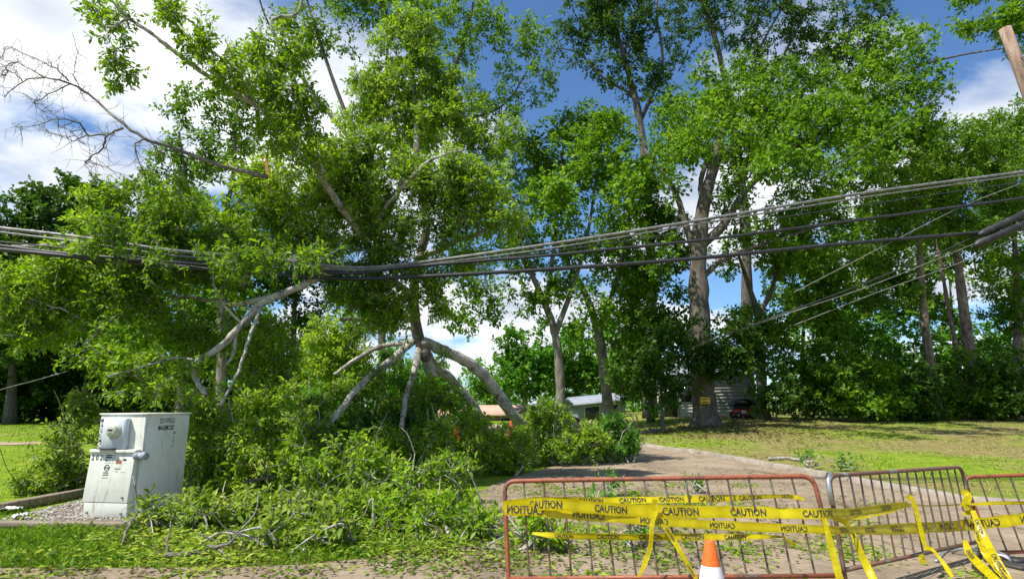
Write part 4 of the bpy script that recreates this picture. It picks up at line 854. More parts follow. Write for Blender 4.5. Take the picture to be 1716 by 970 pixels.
pt, pm = P(1684, 48, 12.0), P(1716, 135, 12.0); dd = nrm(pm - pt); pb = pt + dd * ((pt[2] - 0.0) / -dd[2]); L_ = np.linalg.norm(pb - pt)
root = thing('utility_pole', 'leaning brown wooden utility pole with sawn top at the right edge', 'utility pole', pb); mb = MB()
q = np.array([pb - dd * -0.3, pb + (pt - pb) * 0.3, pb + (pt - pb) * 0.6, pb + (pt - pb) * 0.9, pt]) - pb; mb.tube(q, [0.17, 0.155, 0.14, 0.12, 0.115], 14); mb.build('pole_shaft', M['pole_wood'], root, smooth=True)
for t, s_ in ((0.92, 1), (0.86, -1), (0.80, 1)):
    mb = MB(); c = (pt - pb) * t; mb.tube(np.array([c + [0.0, -0.10, 0], c + [0.02 * s_, -0.175, 0]]), 0.016, 8); mb.build('bolt', M['bolt'], root)

# ------------------------------------------------------------------ utility pedestal
def pedestal():
    o3 = G(210, 871); rz = R(-9); Rm = rot_z(rz); ux = Rm @ np.array([1, 0, 0]); uy = Rm @ np.array([0, 1, 0]); uz = np.array([0, 0, 1.0])
    W, D, H = 0.74, 0.92, 1.37
    org = o3 - ux * 0.74                    # front left bottom corner of the lower cover
    org[2] = 0.02
    root = thing('utility_pedestal', 'cream metal utility pedestal cabinet with round meter, marked 202', 'utility cabinet', org, rz=rz); root.scale = (1.05, 1.05, 1.05)
    # local frame: x right, y back, z up
    def poly_yz(name, yz, x0, x1, mat):
        mb = MB(); mb.prism([[x0, a, b] for a, b in yz], [x1 - x0, 0, 0]); o = mb.build(name, mat, root)
        bv = o.modifiers.new('bevel', 'BEVEL'); bv.width = 0.006; bv.segments = 2; bv.limit_method = 'ANGLE'; return o
    body = poly_yz('cabinet_body', [(0.13, 0.0), (D + 0.12, 0.0), (D + 0.12, H), (0.12, H + 0.015), (0.13, 0.6)], 0.012, W, M['cabinet'])
    mb = MB(); mb.box([W / 2 + 0.006, 0.12 + D / 2, H + 0.02], [W + 0.03, D + 0.03, 0.022], rot=None, bev=0.005); mb.build('lid', M['cabinet'], root)
    poly_yz('front_cover', [(-0.005, 0.20), (0.125, 0.20), (0.125, 0.86), (0.045, 0.86)], 0.0, W - 0.04, M['cabinet'])
    poly_yz('base_skirt', [(0.012, 0.0), (0.127, 0.0), (0.127, 0.195), (0.0, 0.195)], 0.03, W - 0.035, M['cabinet'])
    poly_yz('cover_lip', [(0.015, 0.862), (0.122, 0.862), (0.122, 0.905), (0.02, 0.90)], -0.012, W - 0.02, M['cabinet'])
    mbx = MB(); mbx.box([0.325, 0.075, 1.12], [0.37, 0.09, 0.43], bev=0.010); mbox = mbx.build('meter_box', M['meter_grey'], root)
    mb = MB(); mb.box([0.325, 0.027, 1.12], [0.34, 0.008, 0.40], bev=0.003); mb.build('door_panel', M['meter_grey'], mbox)
    mb = MB()
    prof = [(0.0, 0.085), (0.06, 0.083), (0.08, 0.072), (0.089, 0.05), (0.092, 0.024), (0.108, 0.022), (0.112, 0.0)]
    mb.lathe(prof[::-1], 28); me = mb.mesh('meter', M['meter_face'], True); met = link('meter', me, root); met.location = (0.35, 0.024, 1.16); met.rotation_euler = (R(90), 0, 0)
    mb = MB(); mb.box([0, 0.015, 0.086], [0.075, 0.028, 0.006], bev=0.002); mb.build('display', M['metal_dark'], met)
    mb = MB(); mb.box([0, -0.032, 0.085], [0.05, 0.012, 0.004], bev=0.001); mb.build('name_plate', M['ink_faded'], met)
    mb = MB(); mb.box([0.27, 0.02, 0.915], [0.26, 0.10, 0.016], bev=0.003); mb.build('gasket_strip', M['metal_dark'], root)
    mb = MB(); mb.tube(np.array([[W + 0.0, 0.06, 0.80], [W + 0.05, 0.06, 0.80], [W + 0.055, 0.06, 0.80], [W + 0.11, 0.06, 0.80], [W + 0.115, 0.06, 0.80], [W + 0.17, 0.06, 0.80]]) + np.array([-0.045, 0, 0.02]), [0.055, 0.055, 0.045, 0.045, 0.055, 0.05], 16); mb.build('conduit_fitting', M['conduit'], root)
    for (x, y, z) in ((W - 0.12, -0.012, 0.27), (W - 0.12, -0.002, 0.06), (0.09, -0.002, 0.06)):
        mb = MB(); mb.tube(np.array([[x, y + 0.02, z], [x, y - 0.008, z]]), 0.014, 10); mb.build('bolt', M['bolt'], root)
    mb = MB(); mb.tube(np.array([[W - 0.041, 0.075, 0.80], [W - 0.030, 0.075, 0.80]]), 0.013, 10); mb.build('bolt', M['bolt'], root)
    # lettering on the front
    fx = np.array([1, 0, 0.0]); fz = np.array([0, 0, 1.0])
    for k_, ch in enumerate('MAGEMC'):
        flat_text('lettering', ch, (0.028, 0.119, 1.275 - k_ * 0.072), fx, fz, (0, -0.006, 0), 0.056, M['ink'], root, 0.9)
    sl = nrm(np.array([0, 0.05, 0.66]))
    def fc(x, z): return np.array([x, -0.005 + (z - 0.20) * 0.0758 - 0.003, z])
    flat_text('lettering', '2 0 2', fc(0.025, 0.755), fx, sl, (0, 0, 0), 0.075, M['ink'], root, 0.85)
    for (x, z, w, h, mt) in [(0.25, 0.815, 0.10, 0.016, 'ink'), (0.25, 0.785, 0.10, 0.020, 'ink'), (0.25, 0.745, 0.03, 0.022, 'ink'), (0.29, 0.748, 0.05, 0.006, 'ink_faded'), (0.25, 0.72, 0.095, 0.004, 'ink_faded'),
            (0.25, 0.585, 0.085, 0.012, 'ink'), (0.25, 0.555, 0.085, 0.014, 'ink_faded'), (0.25, 0.52, 0.08, 0.006, 'ink_faded'), (0.42, 0.715, 0.085, 0.048, 'wood_red'), (0.53, 0.755, 0.05, 0.024, 'ink'),
            (0.42, 0.64, 0.085, 0.012, 'ink_faded'), (0.44, 0.605, 0.03, 0.012, 'ink_faded'), (0.53, 0.60, 0.06, 0.004, 'ink_faded')]:
        mb = MB(); p = fc(x, z); V_ = np.array([p, p + fx * w, p + fx * w + sl * h, p + sl * h]); mb.add(V_, None, [[0, 1, 2, 3]]); mb.build('sticker', M[mt], root)
    mb = MB(); an = np.linspace(0, 2 * np.pi, 25); c = fc(0.295, 0.655); V_ = []; 
    for a in an: V_ += [c + (fx * math.cos(a) + sl * math.sin(a)) * 0.045, c + (fx * math.cos(a) + sl * math.sin(a)) * 0.034]
    mb.add(V_, None, [[2 * q, 2 * q + 2, 2 * q + 3, 2 * q + 1] for q in range(24)]); mb.build('sticker', M['ink'], root)
    flat_text('lettering', 'NW', fc(0.268, 0.638), fx, sl, (0, 0, 0), 0.034, M['ink'], root, 0.75)
    # writing on the shaded side
    sy = np.array([0, 1.0, 0]); off = (0.0025, 0, 0)
    flat_text('lettering', "222 N'VILLE", (W, 0.40, H - 0.115), sy, fz, off, 0.075, M['ink_faded'], root, 0.62)
    flat_text('lettering', 'MAGEMC202', (W, 0.38, H - 0.215), sy, fz, off, 0.070, M['ink'], root, 0.62)
    for k_, ch in enumerate('M202'):
        flat_text('lettering', ch, (W, 0.71, H - 0.285 - k_ * 0.062), sy, fz, off, 0.045, M['ink_faded'], root, 0.9)
    return root
pedestal()

# ------------------------------------------------------------------ gravel bed, timbers, planks
c1, c2, c3, c4 = G(-60, 888), G(520, 872), G(508, 828), G(150, 836); 
def beam(label, a, b, w, h, mat, name='timber_beam', cat='timber', z=None, group='timbers round the gravel bed', lift=0.0):
    a = np.array(a, float); b = np.array(b, float); c = (a + b) / 2; d = nrm(b - a); L_ = np.linalg.norm(b - a); c[2] = (a[2] + b[2]) / 2 + h / 2 + lift
    yaw = math.atan2(d[1], d[0]); pit = math.asin(np.clip(d[2], -1, 1)); mb = MB(); n = max(3, int(L_ / 0.25))
    q = np.linspace(-L_ / 2, L_ / 2, n); V_ = []; g = np.random.default_rng(int(abs(a[0] * 97 + b[1] * 31)) + 5)
    ring = [(-w / 2, -h / 2), (-w / 2 + 0.004, h / 2 - 0.012), (-w / 2 + 0.014, h / 2), (w / 2 - 0.014, h / 2), (w / 2 - 0.004, h / 2 - 0.012), (w / 2, -h / 2)]
    for x in q: V_ += [(x, y + g.normal() * 0.003, z_ + g.normal() * 0.003) for y, z_ in ring]
    f = [[i * 6 + j, i * 6 + (j + 1) % 6, i * 6 + 6 + (j + 1) % 6, i * 6 + 6 + j] for i in range(n - 1) for j in range(6)]
    f3 = [[0, j + 1, j] for j in range(1, 5)] + [[(n - 1) * 6, (n - 1) * 6 + j, (n - 1) * 6 + j + 1] for j in range(1, 5)]
    mb.add(V_, f3, f); o = mb.build(name, M[mat]); o.location = c; o.rotation_euler = (0, -pit, yaw); return tag(o, label, cat, group)
beam('weathered timber running from the left edge to the pedestal', G(-60, 872), G(142, 832), 0.16, 0.15, 'timber')
beam('low cracked timber along the front of the pedestal bed', G(-60, 884), G(335, 886), 0.18, 0.09, 'timber')
beam('pale timber edge half buried in leaves right of the pedestal', G(375, 826), G(508, 828), 0.16, 0.14, 'timber')
beam('timber end piece beside the red ribbon, right end of the bed', G(512, 830), G(520, 870), 0.16, 0.13, 'timber')
beam('reddish brown plank lying against the foot of the pedestal', G(215, 864), G(322, 846), 0.10, 0.06, 'wood_red', name='plank', cat='plank', group='', lift=0.03)
# gravel
g = np.random.default_rng(31); n = 5200; a_, b_ = g.uniform(0, 1, n), g.uniform(0, 1, n)
pp = (c1 * (1 - a_)[:, None] + c2 * a_[:, None]) * (1 - b_)[:, None] + (c4 * (1 - a_)[:, None] + c3 * a_[:, None]) * b_[:, None]
oct_ = np.array([[1, 0, 0], [-1, 0, 0], [0, 1, 0], [0, -1, 0], [0, 0, 1], [0, 0, -1.0]]); of = np.array([[0, 2, 4], [2, 1, 4], [1, 3, 4], [3, 0, 4], [2, 0, 5], [1, 2, 5], [3, 1, 5], [0, 3, 5]])
sz = g.uniform(0.012, 0.035, (n, 1, 1)); V = oct_[None] * sz * g.uniform(0.6, 1.3, (n, 6, 1)); an = g.uniform(0, 6.28, n); ca, sa = np.cos(an)[:, None], np.sin(an)[:, None]
V = np.stack([V[..., 0] * ca - V[..., 1] * sa, V[..., 0] * sa + V[..., 1] * ca, V[..., 2] * 0.8], -1) + pp[:, None] + np.array([0, 0, 0.025])
gs = mk_mesh('gravel', V.reshape(-1, 3), (of[None] + (np.arange(n) * 6)[:, None, None]).reshape(-1, 3), M['gravel'])
link('gravel', gs, None, 'stuff')
mbg = MB(); mbg.add([p_ + np.array([0, 0, 0.022]) for p_ in (c1, c2, c3, c4)], None, [[0, 1, 2, 3]]); link('gravel_base', mbg.mesh('gravel_base', M['gravel']), None, 'structure')
# white scraps of litter at the left edge
for (px, py, w, lab) in [(14, 862, 0.30, 'crumpled white scrap on the gravel at the left edge'), (30, 874, 0.18, 'small white paper scrap in front of the crumpled one')]:
    b = G(px, py); mb = MB(); g = np.random.default_rng(px); nx = 7; V_ = [(w * (i / 6 - .5), w * 0.5 * (j / 6 - .5), 0.05 + g.uniform(0, 0.07)) for j in range(nx) for i in range(nx)]
    mb.add(V_, None, [[j * nx + i, j * nx + i + 1, (j + 1) * nx + i + 1, (j + 1) * nx + i] for j in range(6) for i in range(6)]); o = mb.build('paper_scrap', M['white_paper']); o.location = b
    so = o.modifiers.new('solid', 'SOLIDIFY'); so.thickness = 0.004; tag(o, lab, 'litter', 'white scraps')
b = G(494, 842); mb = MB(); qq = np.array([[0, 0, 0.17], [0.01, -0.03, 0.15], [0.0, -0.05, 0.08], [0.03, -0.06, 0.02]])
for s_ in (0, 1): 
    V_ = []; 
    for p_ in qq: V_ += [p_ + [s_ * 0.03 - 0.03, 0.004 * s_, 0], p_ + [s_ * 0.05 + 0.02, 0.004 * s_, 0.01]]
    mb.add(V_, None, [[2 * k_, 2 * k_ + 1, 2 * k_ + 3, 2 * k_ + 2] for k_ in range(3)])
o = mb.build('marker_ribbon', M['red_paint']); o.location = b; o.modifiers.new('s', 'SOLIDIFY').thickness = 0.003; tag(o, 'short red ribbon hanging on the timber right of the pedestal heap', 'ribbon')

# ------------------------------------------------------------------ barriers
def barrier(label, TL, TR, BL, BR, nb, m_frame, m_bar, r=0.019, rb=0.0085, corner=0.10, galv_left=False, group='steel crowd barriers', feet=True):
    base = (BL + BR) / 2; base = np.array([base[0], base[1], 0.04]); root = thing('crowd_barrier', label, 'barrier', base, group)
    def arc(a, b, c, rr):
        u = nrm(a - b); v = nrm(c - b); out = []
        for t in np.linspace(0, 1, 7): out.append((b + u * rr) * (1 - t) ** 2 + 2 * b * t * (1 - t) + (b + v * rr) * t * t)
        return out
    foot = lambda T, Bt: Bt + nrm(Bt - T) * max(0.02, (Bt[2] - 0.05) / max(0.2, -nrm(Bt - T)[2]))
    fl, fr = foot(TL, BL), foot(TR, BR)
    mb = MB(); q = np.array([fl, BL, (BL + TL) / 2] + arc(BL, TL, TR, corner) + [TL * (1 - t) + TR * t for t in (0.25, 0.5, 0.75)] + arc(TL, TR, BR, corner) + [(TR + BR) / 2, BR, fr])
    mb.tube(q, r, 12); mb.build('frame', m_frame, root, smooth=True, origin=base)
    mb = MB(); mb.tube(np.array([BL, BL * 0.5 + BR * 0.5, BR]), r * 0.95, 10); mb.build('bottom_rail', m_frame, root, smooth=True, origin=base)
    for k_ in range(nb):
        t = (k_ + 1) / (nb + 1); a = BL * (1 - t) + BR * t; b = TL * (1 - t) + TR * t; mid = (a + b) / 2 + rng.normal(size=3) * 0.004
        mb = MB(); mb.tube(np.array([a, mid, b]), rb, 8, False); mb.build('bar', m_bar, root, smooth=True, origin=base)
    ax = nrm(BR - BL); nn = nrm(np.cross(ax, [0, 0, 1]))
    for p_ in (fl, fr):
        mb = MB(); mb.tube(np.array([p_ + nn * 0.28 + [0, 0, 0.0], p_ + nn * 0.2 + [0, 0, 0.05], p_ + [0, 0, 0.07], p_ - nn * 0.2 + [0, 0, 0.05], p_ - nn * 0.28]), r * 0.8, 8); mb.build('foot', M['galv'], root, smooth=True, origin=base)
    if galv_left:
        mb = MB(); q = np.array([TL + nrm(BL - TL) * 0.24 - ax * 0.012, TL + nrm(BL - TL) * 0.12 - ax * 0.018, TL + nrm(BL - TL) * 0.04 - ax * 0.012, TL + ax * 0.03 + nrm(BL - TL) * 0.0]); mb.tube(q, r * 1.12, 10); mb.build('sleeve', M['galv'], root, smooth=True, origin=base)
    # hooks that join barriers
    for z_ in (0.30, 0.62):
        p_ = TR + nrm(BR - TR) * z_; mb = MB(); mb.tube(np.array([p_, p_ + ax * 0.05, p_ + ax * 0.06 - [0, 0, 0.04], p_ + ax * 0.06 - [0, 0, 0.09]]), 0.007, 6); mb.build('hook', M['galv'], root, smooth=True, origin=base)
    return root
b1 = dict(TL=P(845, 806, 5.35), TR=P(1362, 797, 5.05), BL=P(852, 969, 5.25), BR=P(1405, 964, 4.98))
barrier('rusty red steel barrier nearest the camera, wrapped in yellow tape', b1['TL'], b1['TR'], b1['BL'], b1['BR'], 14, M['rust_red'], M['rust_bar'])
b2 = dict(TL=P(1388, 797, 5.4), TR=P(1611, 782, 6.7), BL=P(1414, 955, 5.35), BR=P(1640, 907, 6.65))
barrier('brown steel barrier in the middle, angled away and tilted', b2['TL'], b2['TR'], b2['BL'], b2['BR'], 14, M['rust_brown'], M['rust_bar'], galv_left=True)
b3 = dict(TL=P(1614, 799, 6.75), TR=P(2010, 785, 6.6), BL=P(1662, 926, 6.7), BR=P(2060, 910, 6.55))
barrier('rusty steel barrier cut off by the right edge of the picture', b3['TL'], b3['TR'], b3['BL'], b3['BR'], 14, M['rust_red'], M['rust_bar'])
q = [G(1570, 949), G(1590, 930), G(1625, 929), G(1660, 950)]; q = catmull([p_ + [0, 0, 0.05] for p_ in q], 5)
mb = MB(); mb.tube(q, 0.014, 9); o = mb.build('loose_foot', M['galv'], smooth=True); tag(o, 'bent galvanised barrier foot lying on the street below the middle barrier', 'barrier foot')
mb = MB(); c = G(1706, 952); mb.box([0, 0, 0.05], [0.42, 0.36, 0.035], bev=0.012); mb.tube(np.array([[0, 0, 0.06], [0, 0, 0.09]]), 0.06, 12); o = mb.build('base_plate', M['metal_dark']); o.location = c; o.rotation_euler = (0, 0, 0.3); tag(o, 'flat black base plate on the street at the lower right corner', 'base plate')

# ------------------------------------------------------------------ caution tape
def tape(label, pts, text=None, mirror=False, Y=5.1, start=0.1, gap=0.56, tsize=0.62, group='caution tapes', wave=0.0, seed=0):
    """pts: (px, py, width_px[, Y]); ribbon facing the camera side, words printed on it"""
    W3 = np.array([list(P(p[0], p[1], p[3] if len(p) > 3 else Y)) + [(0.92 if text and len(pts) > 7 else 0.78) * p[2] * (p[3] if len(p) > 3 else Y) / F] for p in pts]); q = catmull(W3, 10)
    c, w = q[:, :3], q[:, 3]; g = np.random.default_rng(seed + 900); base = c[0].copy()
    t = nrm(np.gradient(c, axis=0)); n0 = nrm(np.array([0.0, 0, EYE + 0.15]) - c); tw = np.zeros(len(c))
    for k_ in range(3): tw += wave * g.normal() * np.sin(np.linspace(0, g.uniform(3, 14), len(c)) + g.uniform(0, 6))
    up = nrm(np.cross(n0, t)); up = np.where(((up[:, 2:] < 0) & (np.abs(up[:, 2:]) > 0.3)), -up, up) if abs(np.mean(up[:, 2])) > 0.3 else up
    up = nrm(up * np.cos(tw)[:, None] + np.cross(t, up) * np.sin(tw)[:, None]); nf = nrm(np.cross(t, up)); nf = np.where((nf * n0).sum(1, keepdims=True) < 0, -nf, nf)
    rows = [-0.5, -0.17, 0.17, 0.5]; bow = [0, 0.07, -0.05, 0.04]; w = w * (1 + 0.05 * g.normal(size=len(w)))
    V = np.stack([c + up * (w * r_)[:, None] + nf * (w * b_)[:, None] for r_, b_ in zip(rows, bow)], 1).reshape(-1, 3) - base
    i = (np.arange(len(c) - 1) * 4)[:, None]; j = np.arange(3)[None]; f = np.stack([i + j, i + j + 1, i + 4 + j + 1, i + 4 + j], -1).reshape(-1, 4)
    o = link('caution_tape', mk_mesh('caution_tape', V, f, M['tape'], True, np.repeat(g.uniform(0.2, 0.8, len(c)), 4))); o.location = base; tag(o, label, 'tape', group)
    if text:
        s = np.concatenate([[0], np.cumsum(np.linalg.norm(np.diff(c, axis=0), axis=1))]); x = start
        while x < s[-1] - 0.1:
            ww = float(np.interp(x, s, w)); T, F3 = text_geo(text, 0.022, ww * tsize, 0.80); T = T.copy(); Wd = T[:, 0].max()
            if x + Wd > s[-1]: break
            u = (Wd - T[:, 0] if mirror else T[:, 0]) + x; v = T[:, 1] - ww * tsize / 2
            I = lambda A_: np.stack([np.interp(u, s, A_[:, k_]) for k_ in range(3)], 1)
            Q = I(c) + I(up) * v[:, None] + I(nf) * (0.0018 + 0.07 * ww) - base
            link('lettering', mk_mesh('lettering', Q, F3, M['ink']), o); x += gap
    return o
C_ = 'CAUTION'
tape('folded caution tape, highest of the strips across the near barrier', [(880, 838, 6, 5.25), (905, 836, 9, 5.22), (1000, 839, 12), (1100, 837, 13), (1230, 834, 11), (1300, 831, 6, 5.0), (1330, 832, 8, 5.0), (1348, 836, 5, 5.0)], C_, False, 5.16, 0.12, 0.33, 0.75, wave=0.25, seed=1)
tape('wide caution tape strip across the middle of the near barrier, words upright', [(843, 848, 18, 5.28), (880, 845, 20, 5.22), (940, 845, 20), (1040, 854, 21), (1150, 857, 21), (1260, 858, 19), (1340, 860, 18, 4.98), (1384, 860, 17, 4.94), (1430, 858, 14, 5.2), (1480, 851, 14, 5.5), (1522, 844, 9, 5.9)], C_, False, 5.08, 0.24, 0.55, 0.62, wave=0.13, seed=2)
tape('caution tape with mirrored words slanting down from the left post', [(846, 852, 20, 5.20), (900, 855, 19, 5.16), (1000, 864, 17, 5.10), (1090, 872, 15, 5.05), (1180, 878, 14, 5.0), (1280, 883, 15, 4.96), (1385, 887, 13, 4.9), (1440, 888, 14, 5.3), (1520, 885, 17, 5.9), (1600, 881, 18, 6.5), (1650, 876, 18, 6.6), (1716, 869, 19, 6.55), (1790, 862, 19, 6.5)], C_, True, 5.0, 0.02, 0.54, 0.62, wave=0.16, seed=3)
tape('narrow twisted caution tape, lowest strip on the near barrier', [(892, 893, 5, 5.2), (940, 897, 10), (1050, 899, 11), (1180, 899, 11), (1270, 899, 8, 4.95), (1310, 899, 4, 4.93), (1320, 905, 9, 4.9), (1334, 912, 9, 4.9)], C_, False, 5.1, 0.2, 0.34, 0.7, wave=0.35, seed=4)
tape('short vertical caution tape tied over the strips on the near barrier', [(1098, 836, 14, 5.04), (1096, 860, 12, 5.03), (1092, 885, 9, 5.03), (1090, 912, 9, 5.02), (1080, 945, 9, 5.0), (1070, 966, 5, 5.0)], None, False, 5.03, wave=0.3, seed=5)
tape('caution tape tail hanging diagonally left of the cone', [(1112, 878, 9, 5.02), (1126, 900, 11, 5.0), (1141, 925, 10, 4.96), (1155, 950, 8, 4.94), (1170, 975, 8, 4.9)], C_, False, 5.0, 0.03, 0.3, 0.6, wave=0.2, seed=6)
tape('bright caution tape tail hanging down the right post of the near barrier', [(1381, 868, 9, 4.88), (1388, 895, 11, 4.86), (1397, 930, 13, 4.84), (1408, 972, 14, 4.8)], None, False, 4.9, wave=0.2, seed=7)
tape('caution tape tail with words at the left end of the middle barrier', [(1396, 868, 6, 5.2), (1418, 876, 10, 5.25), (1432, 900, 11, 5.2), (1444, 930, 14, 5.15), (1456, 955, 15, 5.1), (1470, 985, 15, 5.0)], C_, False, 5.2, 0.15, 0.36, 0.6, wave=0.15, seed=8)
tape('thin loop of tape under the wide strip on the middle barrier', [(1395, 868, 6, 5.2), (1420, 870, 5, 5.3), (1455, 865, 5, 5.5), (1490, 858, 4, 5.7), (1520, 846, 4, 5.9)], None, False, 5.4, wave=0.3, seed=9)
tape('tape tail hanging from a knot on the middle barrier', [(1520, 836, 8, 5.9), (1526, 832, 8, 5.88), (1533, 848, 8, 5.86), (1540, 875, 8, 5.85), (1547, 903, 9, 5.84), (1551, 914, 6, 5.83)], None, False, 5.9, wave=0.25, seed=10)
tape('tape end trailing from the bottom rail of the middle barrier to the street', [(1548, 917, 10, 5.8), (1562, 920, 7, 5.75), (1575, 935, 6, 5.7), (1588, 953, 9, 5.6), (1596, 966, 6, 5.5)], None, False, 5.8, wave=0.35, seed=11)
tape('small yellow tape scrap below the bottom rail of the middle barrier', [(1543, 928, 9, 5.8), (1546, 938, 11, 5.8), (1547, 944, 9, 5.8)], None, False, 5.8, wave=0.2, seed=12)
tape('thin tape line stretching along the top of the right barrier', [(1522, 845, 5, 6.0), (1560, 847, 3, 6.3), (1615, 845, 4, 6.6), (1660, 843, 7, 6.65), (1716, 842, 7, 6.6), (1790, 841, 7, 6.6)], None, False, 6.4, wave=0.2, seed=13)
tape('crumpled tape knot round the right post of the middle barrier', [(1612, 822, 12, 6.55), (1622, 830, 14, 6.5), (1618, 845, 12, 6.5), (1626, 855, 10, 6.5), (1614, 862, 8, 6.55)], None, False, 6.5, wave=0.8, seed=14)
tape('long tape tail with words falling right of the middle barrier', [(1630, 855, 9, 6.4), (1640, 880, 13, 6.3), (1652, 905, 14, 6.2), (1668, 935, 15, 6.0), (1684, 962, 16, 5.9), (1696, 985, 16, 5.8)], C_, False, 6.2, 0.1, 0.42, 0.6, wave=0.12, seed=15)
tape('bunched tape tails spreading on the street below the middle barrier', [(1617, 905, 8, 6.4), (1624, 925, 14, 6.2), (1638, 942, 16, 6.0), (1655, 958, 16, 5.85), (1674, 978, 16, 5.7)], C_, False, 6.0, 0.2, 0.42, 0.6, wave=0.15, seed=16)
tape('narrow tape tail between the two long tails at the right', [(1636, 878, 8, 6.35), (1640, 905, 10, 6.2), (1656, 935, 12, 6.05), (1680, 962, 12, 5.9), (1690, 975, 10, 5.8)], C_, False, 6.0, 0.1, 0.42, 0.6, wave=0.3, seed=17)

# ------------------------------------------------------------------ traffic cones
def cone(label, p, h, full=True, group='traffic cones'):
    root = thing('traffic_cone', label, 'traffic cone', p, group); rb_, rt = 0.17 * h / 0.71, 0.033 * h / 0.71
    rad = lambda z: rb_ + (rt - rb_) * (z / h)
    mb = MB(); mb.lathe([(rad(0.02), 0.02), (rad(h * 0.25), h * 0.25)], 28); mb.build('lower_body', M['cone_orange'], root, smooth=True)
    mb = MB(); mb.lathe([(rad(h * 0.25) + 0.004, h * 0.25), (rad(h * 0.76) + 0.004, h * 0.76)], 28); mb.build('reflective_collar', M['cone_white'], root, smooth=True)
    mb = MB(); mb.lathe([(rad(h * 0.755), h * 0.755), (rad(h * 0.985), h * 0.985), (rad(h) * 0.9, h), (rad(h) * 0.6, h * 0.998), (rad(h) * 0.55, h * 0.9)], 28); mb.build('tip', M['cone_orange'], root, smooth=True)
    mb = MB(); mb.box([0, 0, 0.015], [0.36 * h / 0.71, 0.36 * h / 0.71, 0.03], bev=0.01); mb.build('base', M['cone_orange'], root)
pc = P(1189, 903, 4.35); cone('orange cone with white collar in front of the near barrier', (pc[0], pc[1], 0.035), pc[2] - 0.04)
for px, py, Y, lab in [(766, 722, 26, 'small red cone far away left of the splintered limb'), (857, 716, 28, 'small red cone far away at the end of the pale limb')]:
    p_ = P(px, py, Y); root = thing('marker_cone', lab, 'traffic cone', (p_[0], p_[1], gz(p_[0], p_[1])), 'red cones in the distance'); h = 0.75
    mb = MB(); mb.lathe([(0.2, 0.03), (0.14, 0.35), (0.05, h), (0.03, h)], 16); mb.build('body', M['red_paint'], root, smooth=True)
    mb = MB(); mb.box([0, 0, 0.02], [0.42, 0.42, 0.04], bev=0.01); mb.build('base', M['red_paint'], root)

# ------------------------------------------------------------------ buildings in the background
def boards(root, a, b, z0, z1, step, mat, name='siding_board'):
    """lapped siding boards on the wall line a->b"""
    a, b = np.array(a), np.array(b); L_ = np.linalg.norm(b - a); d = (b - a) / L_; nn = np.array([d[1], -d[0], 0]); z = z0
    rot = np.stack([d, -nn, np.array([0, 0, 1.0])], 1)
    while z < z1 - 0.02:
        mb = MB(); h = min(step, z1 - z); p0 = a + [0, 0, z]; V_ = []
        for x in (0, L_): V_ += [p0 + d * x + nn * 0.03, p0 + d * x + nn * 0.008 + [0, 0, h], p0 + d * x, p0 + d * x + [0, 0, h]]
        mb.add(V_, None, [[0, 4, 5, 1], [0, 2, 6, 4], [1, 5, 7, 3], [0, 1, 3, 2], [4, 6, 7, 5]]); mb.build(name, mat, root); z += step
def house(name, label, p0, p1, depth, wall_h, roof_h, wm, rm, step=None, openings=(), overhang=0.35, ridge='along'):
    p0, p1 = np.array(p0, float), np.array(p1, float); base = (p0 + p1) / 2; root = thing(name, label, 'house', base); a, b = p0 - base, p1 - base
    d = nrm(b - a); nb = np.array([-d[1], d[0], 0]); 
    if nb[1] < 0: nb = -nb
    L_ = np.linalg.norm(b - a); rot = np.stack([d, nb, np.array([0, 0, 1.0])], 1); mid = nb * depth / 2
    mb = MB(); mb.box(mid + [0, 0, wall_h / 2 - 0.1], [L_, depth, wall_h + 0.2], rot=rot); wall = mb.build('wall', wm, root)
    if step: boards(root, a - nb * 0.002, b - nb * 0.002, 0.1, wall_h, step, wm)
    mb = MB(); e0 = a - d * overhang - nb * overhang; e1 = b + d * overhang - nb * overhang; f0 = e0 + nb * (depth + 2 * overhang); f1 = e1 + nb * (depth + 2 * overhang); z0 = np.array([0, 0, wall_h + 0.02]); rz_ = np.array([0, 0, wall_h + roof_h])
    r0, r1 = (e0 + f0) / 2, (e1 + f1) / 2; th = np.array([0, 0, 0.14])
    V_ = [e0 + z0, e1 + z0, r1 + rz_, r0 + rz_, f0 + z0, f1 + z0]; V_ = V_ + [v + th for v in V_]
    mb.add(V_, [[0, 3, 4], [1, 5, 2], [6, 10, 9], [7, 8, 11]], [[6, 7, 8, 9], [9, 8, 11, 10], [0, 1, 7, 6], [4, 10, 11, 5], [0, 6, 9, 3], [3, 9, 10, 4], [1, 2, 8, 7], [2, 5, 11, 8], [0, 4, 5, 1]]); mb.build('roof', rm, root)
    for (t, w, zb, h, kind) in openings:
        c = a + (b - a) * t - nb * 0.03
        mb = MB(); mb.box(c + [0, 0, zb + h / 2], [w + 0.14, 0.09, h + 0.14], rot=rot, bev=0.01); fr = mb.build(kind, M['siding_white'], root)
        mb = MB(); mb.box(c - nb * 0.045 + [0, 0, zb + h / 2], [w, 0.02, h], rot=rot); mb.build('pane' if kind == 'window' else 'door_leaf', M['glass_dark'], fr)
    return root
def wp(px, Y, dz=0.0):
    b = base_of(px, Y); b[2] += dz; return b
house('white_house', 'pale sided house wall half hidden behind the oak trunk', wp(1105, 38), wp(1268, 37), 6, 2.6, 1.3, M['siding_white'], M['roof_grey'], 0.20, [(0.3, 0.8, 1.0, 1.1, 'window'), (0.12, 0.8, 0.1, 2.0, 'door')])
house('grey_shed', 'small grey shed with bluish roof between the two pale trunks', wp(968, 46), wp(1048, 46.5), 4, 1.15, 0.55, M['siding_grey'], M['roof_grey'], 0.18, [(0.3, 1.1, 0.02, 0.95, 'door'), (0.72, 0.9, 0.45, 0.5, 'window')])
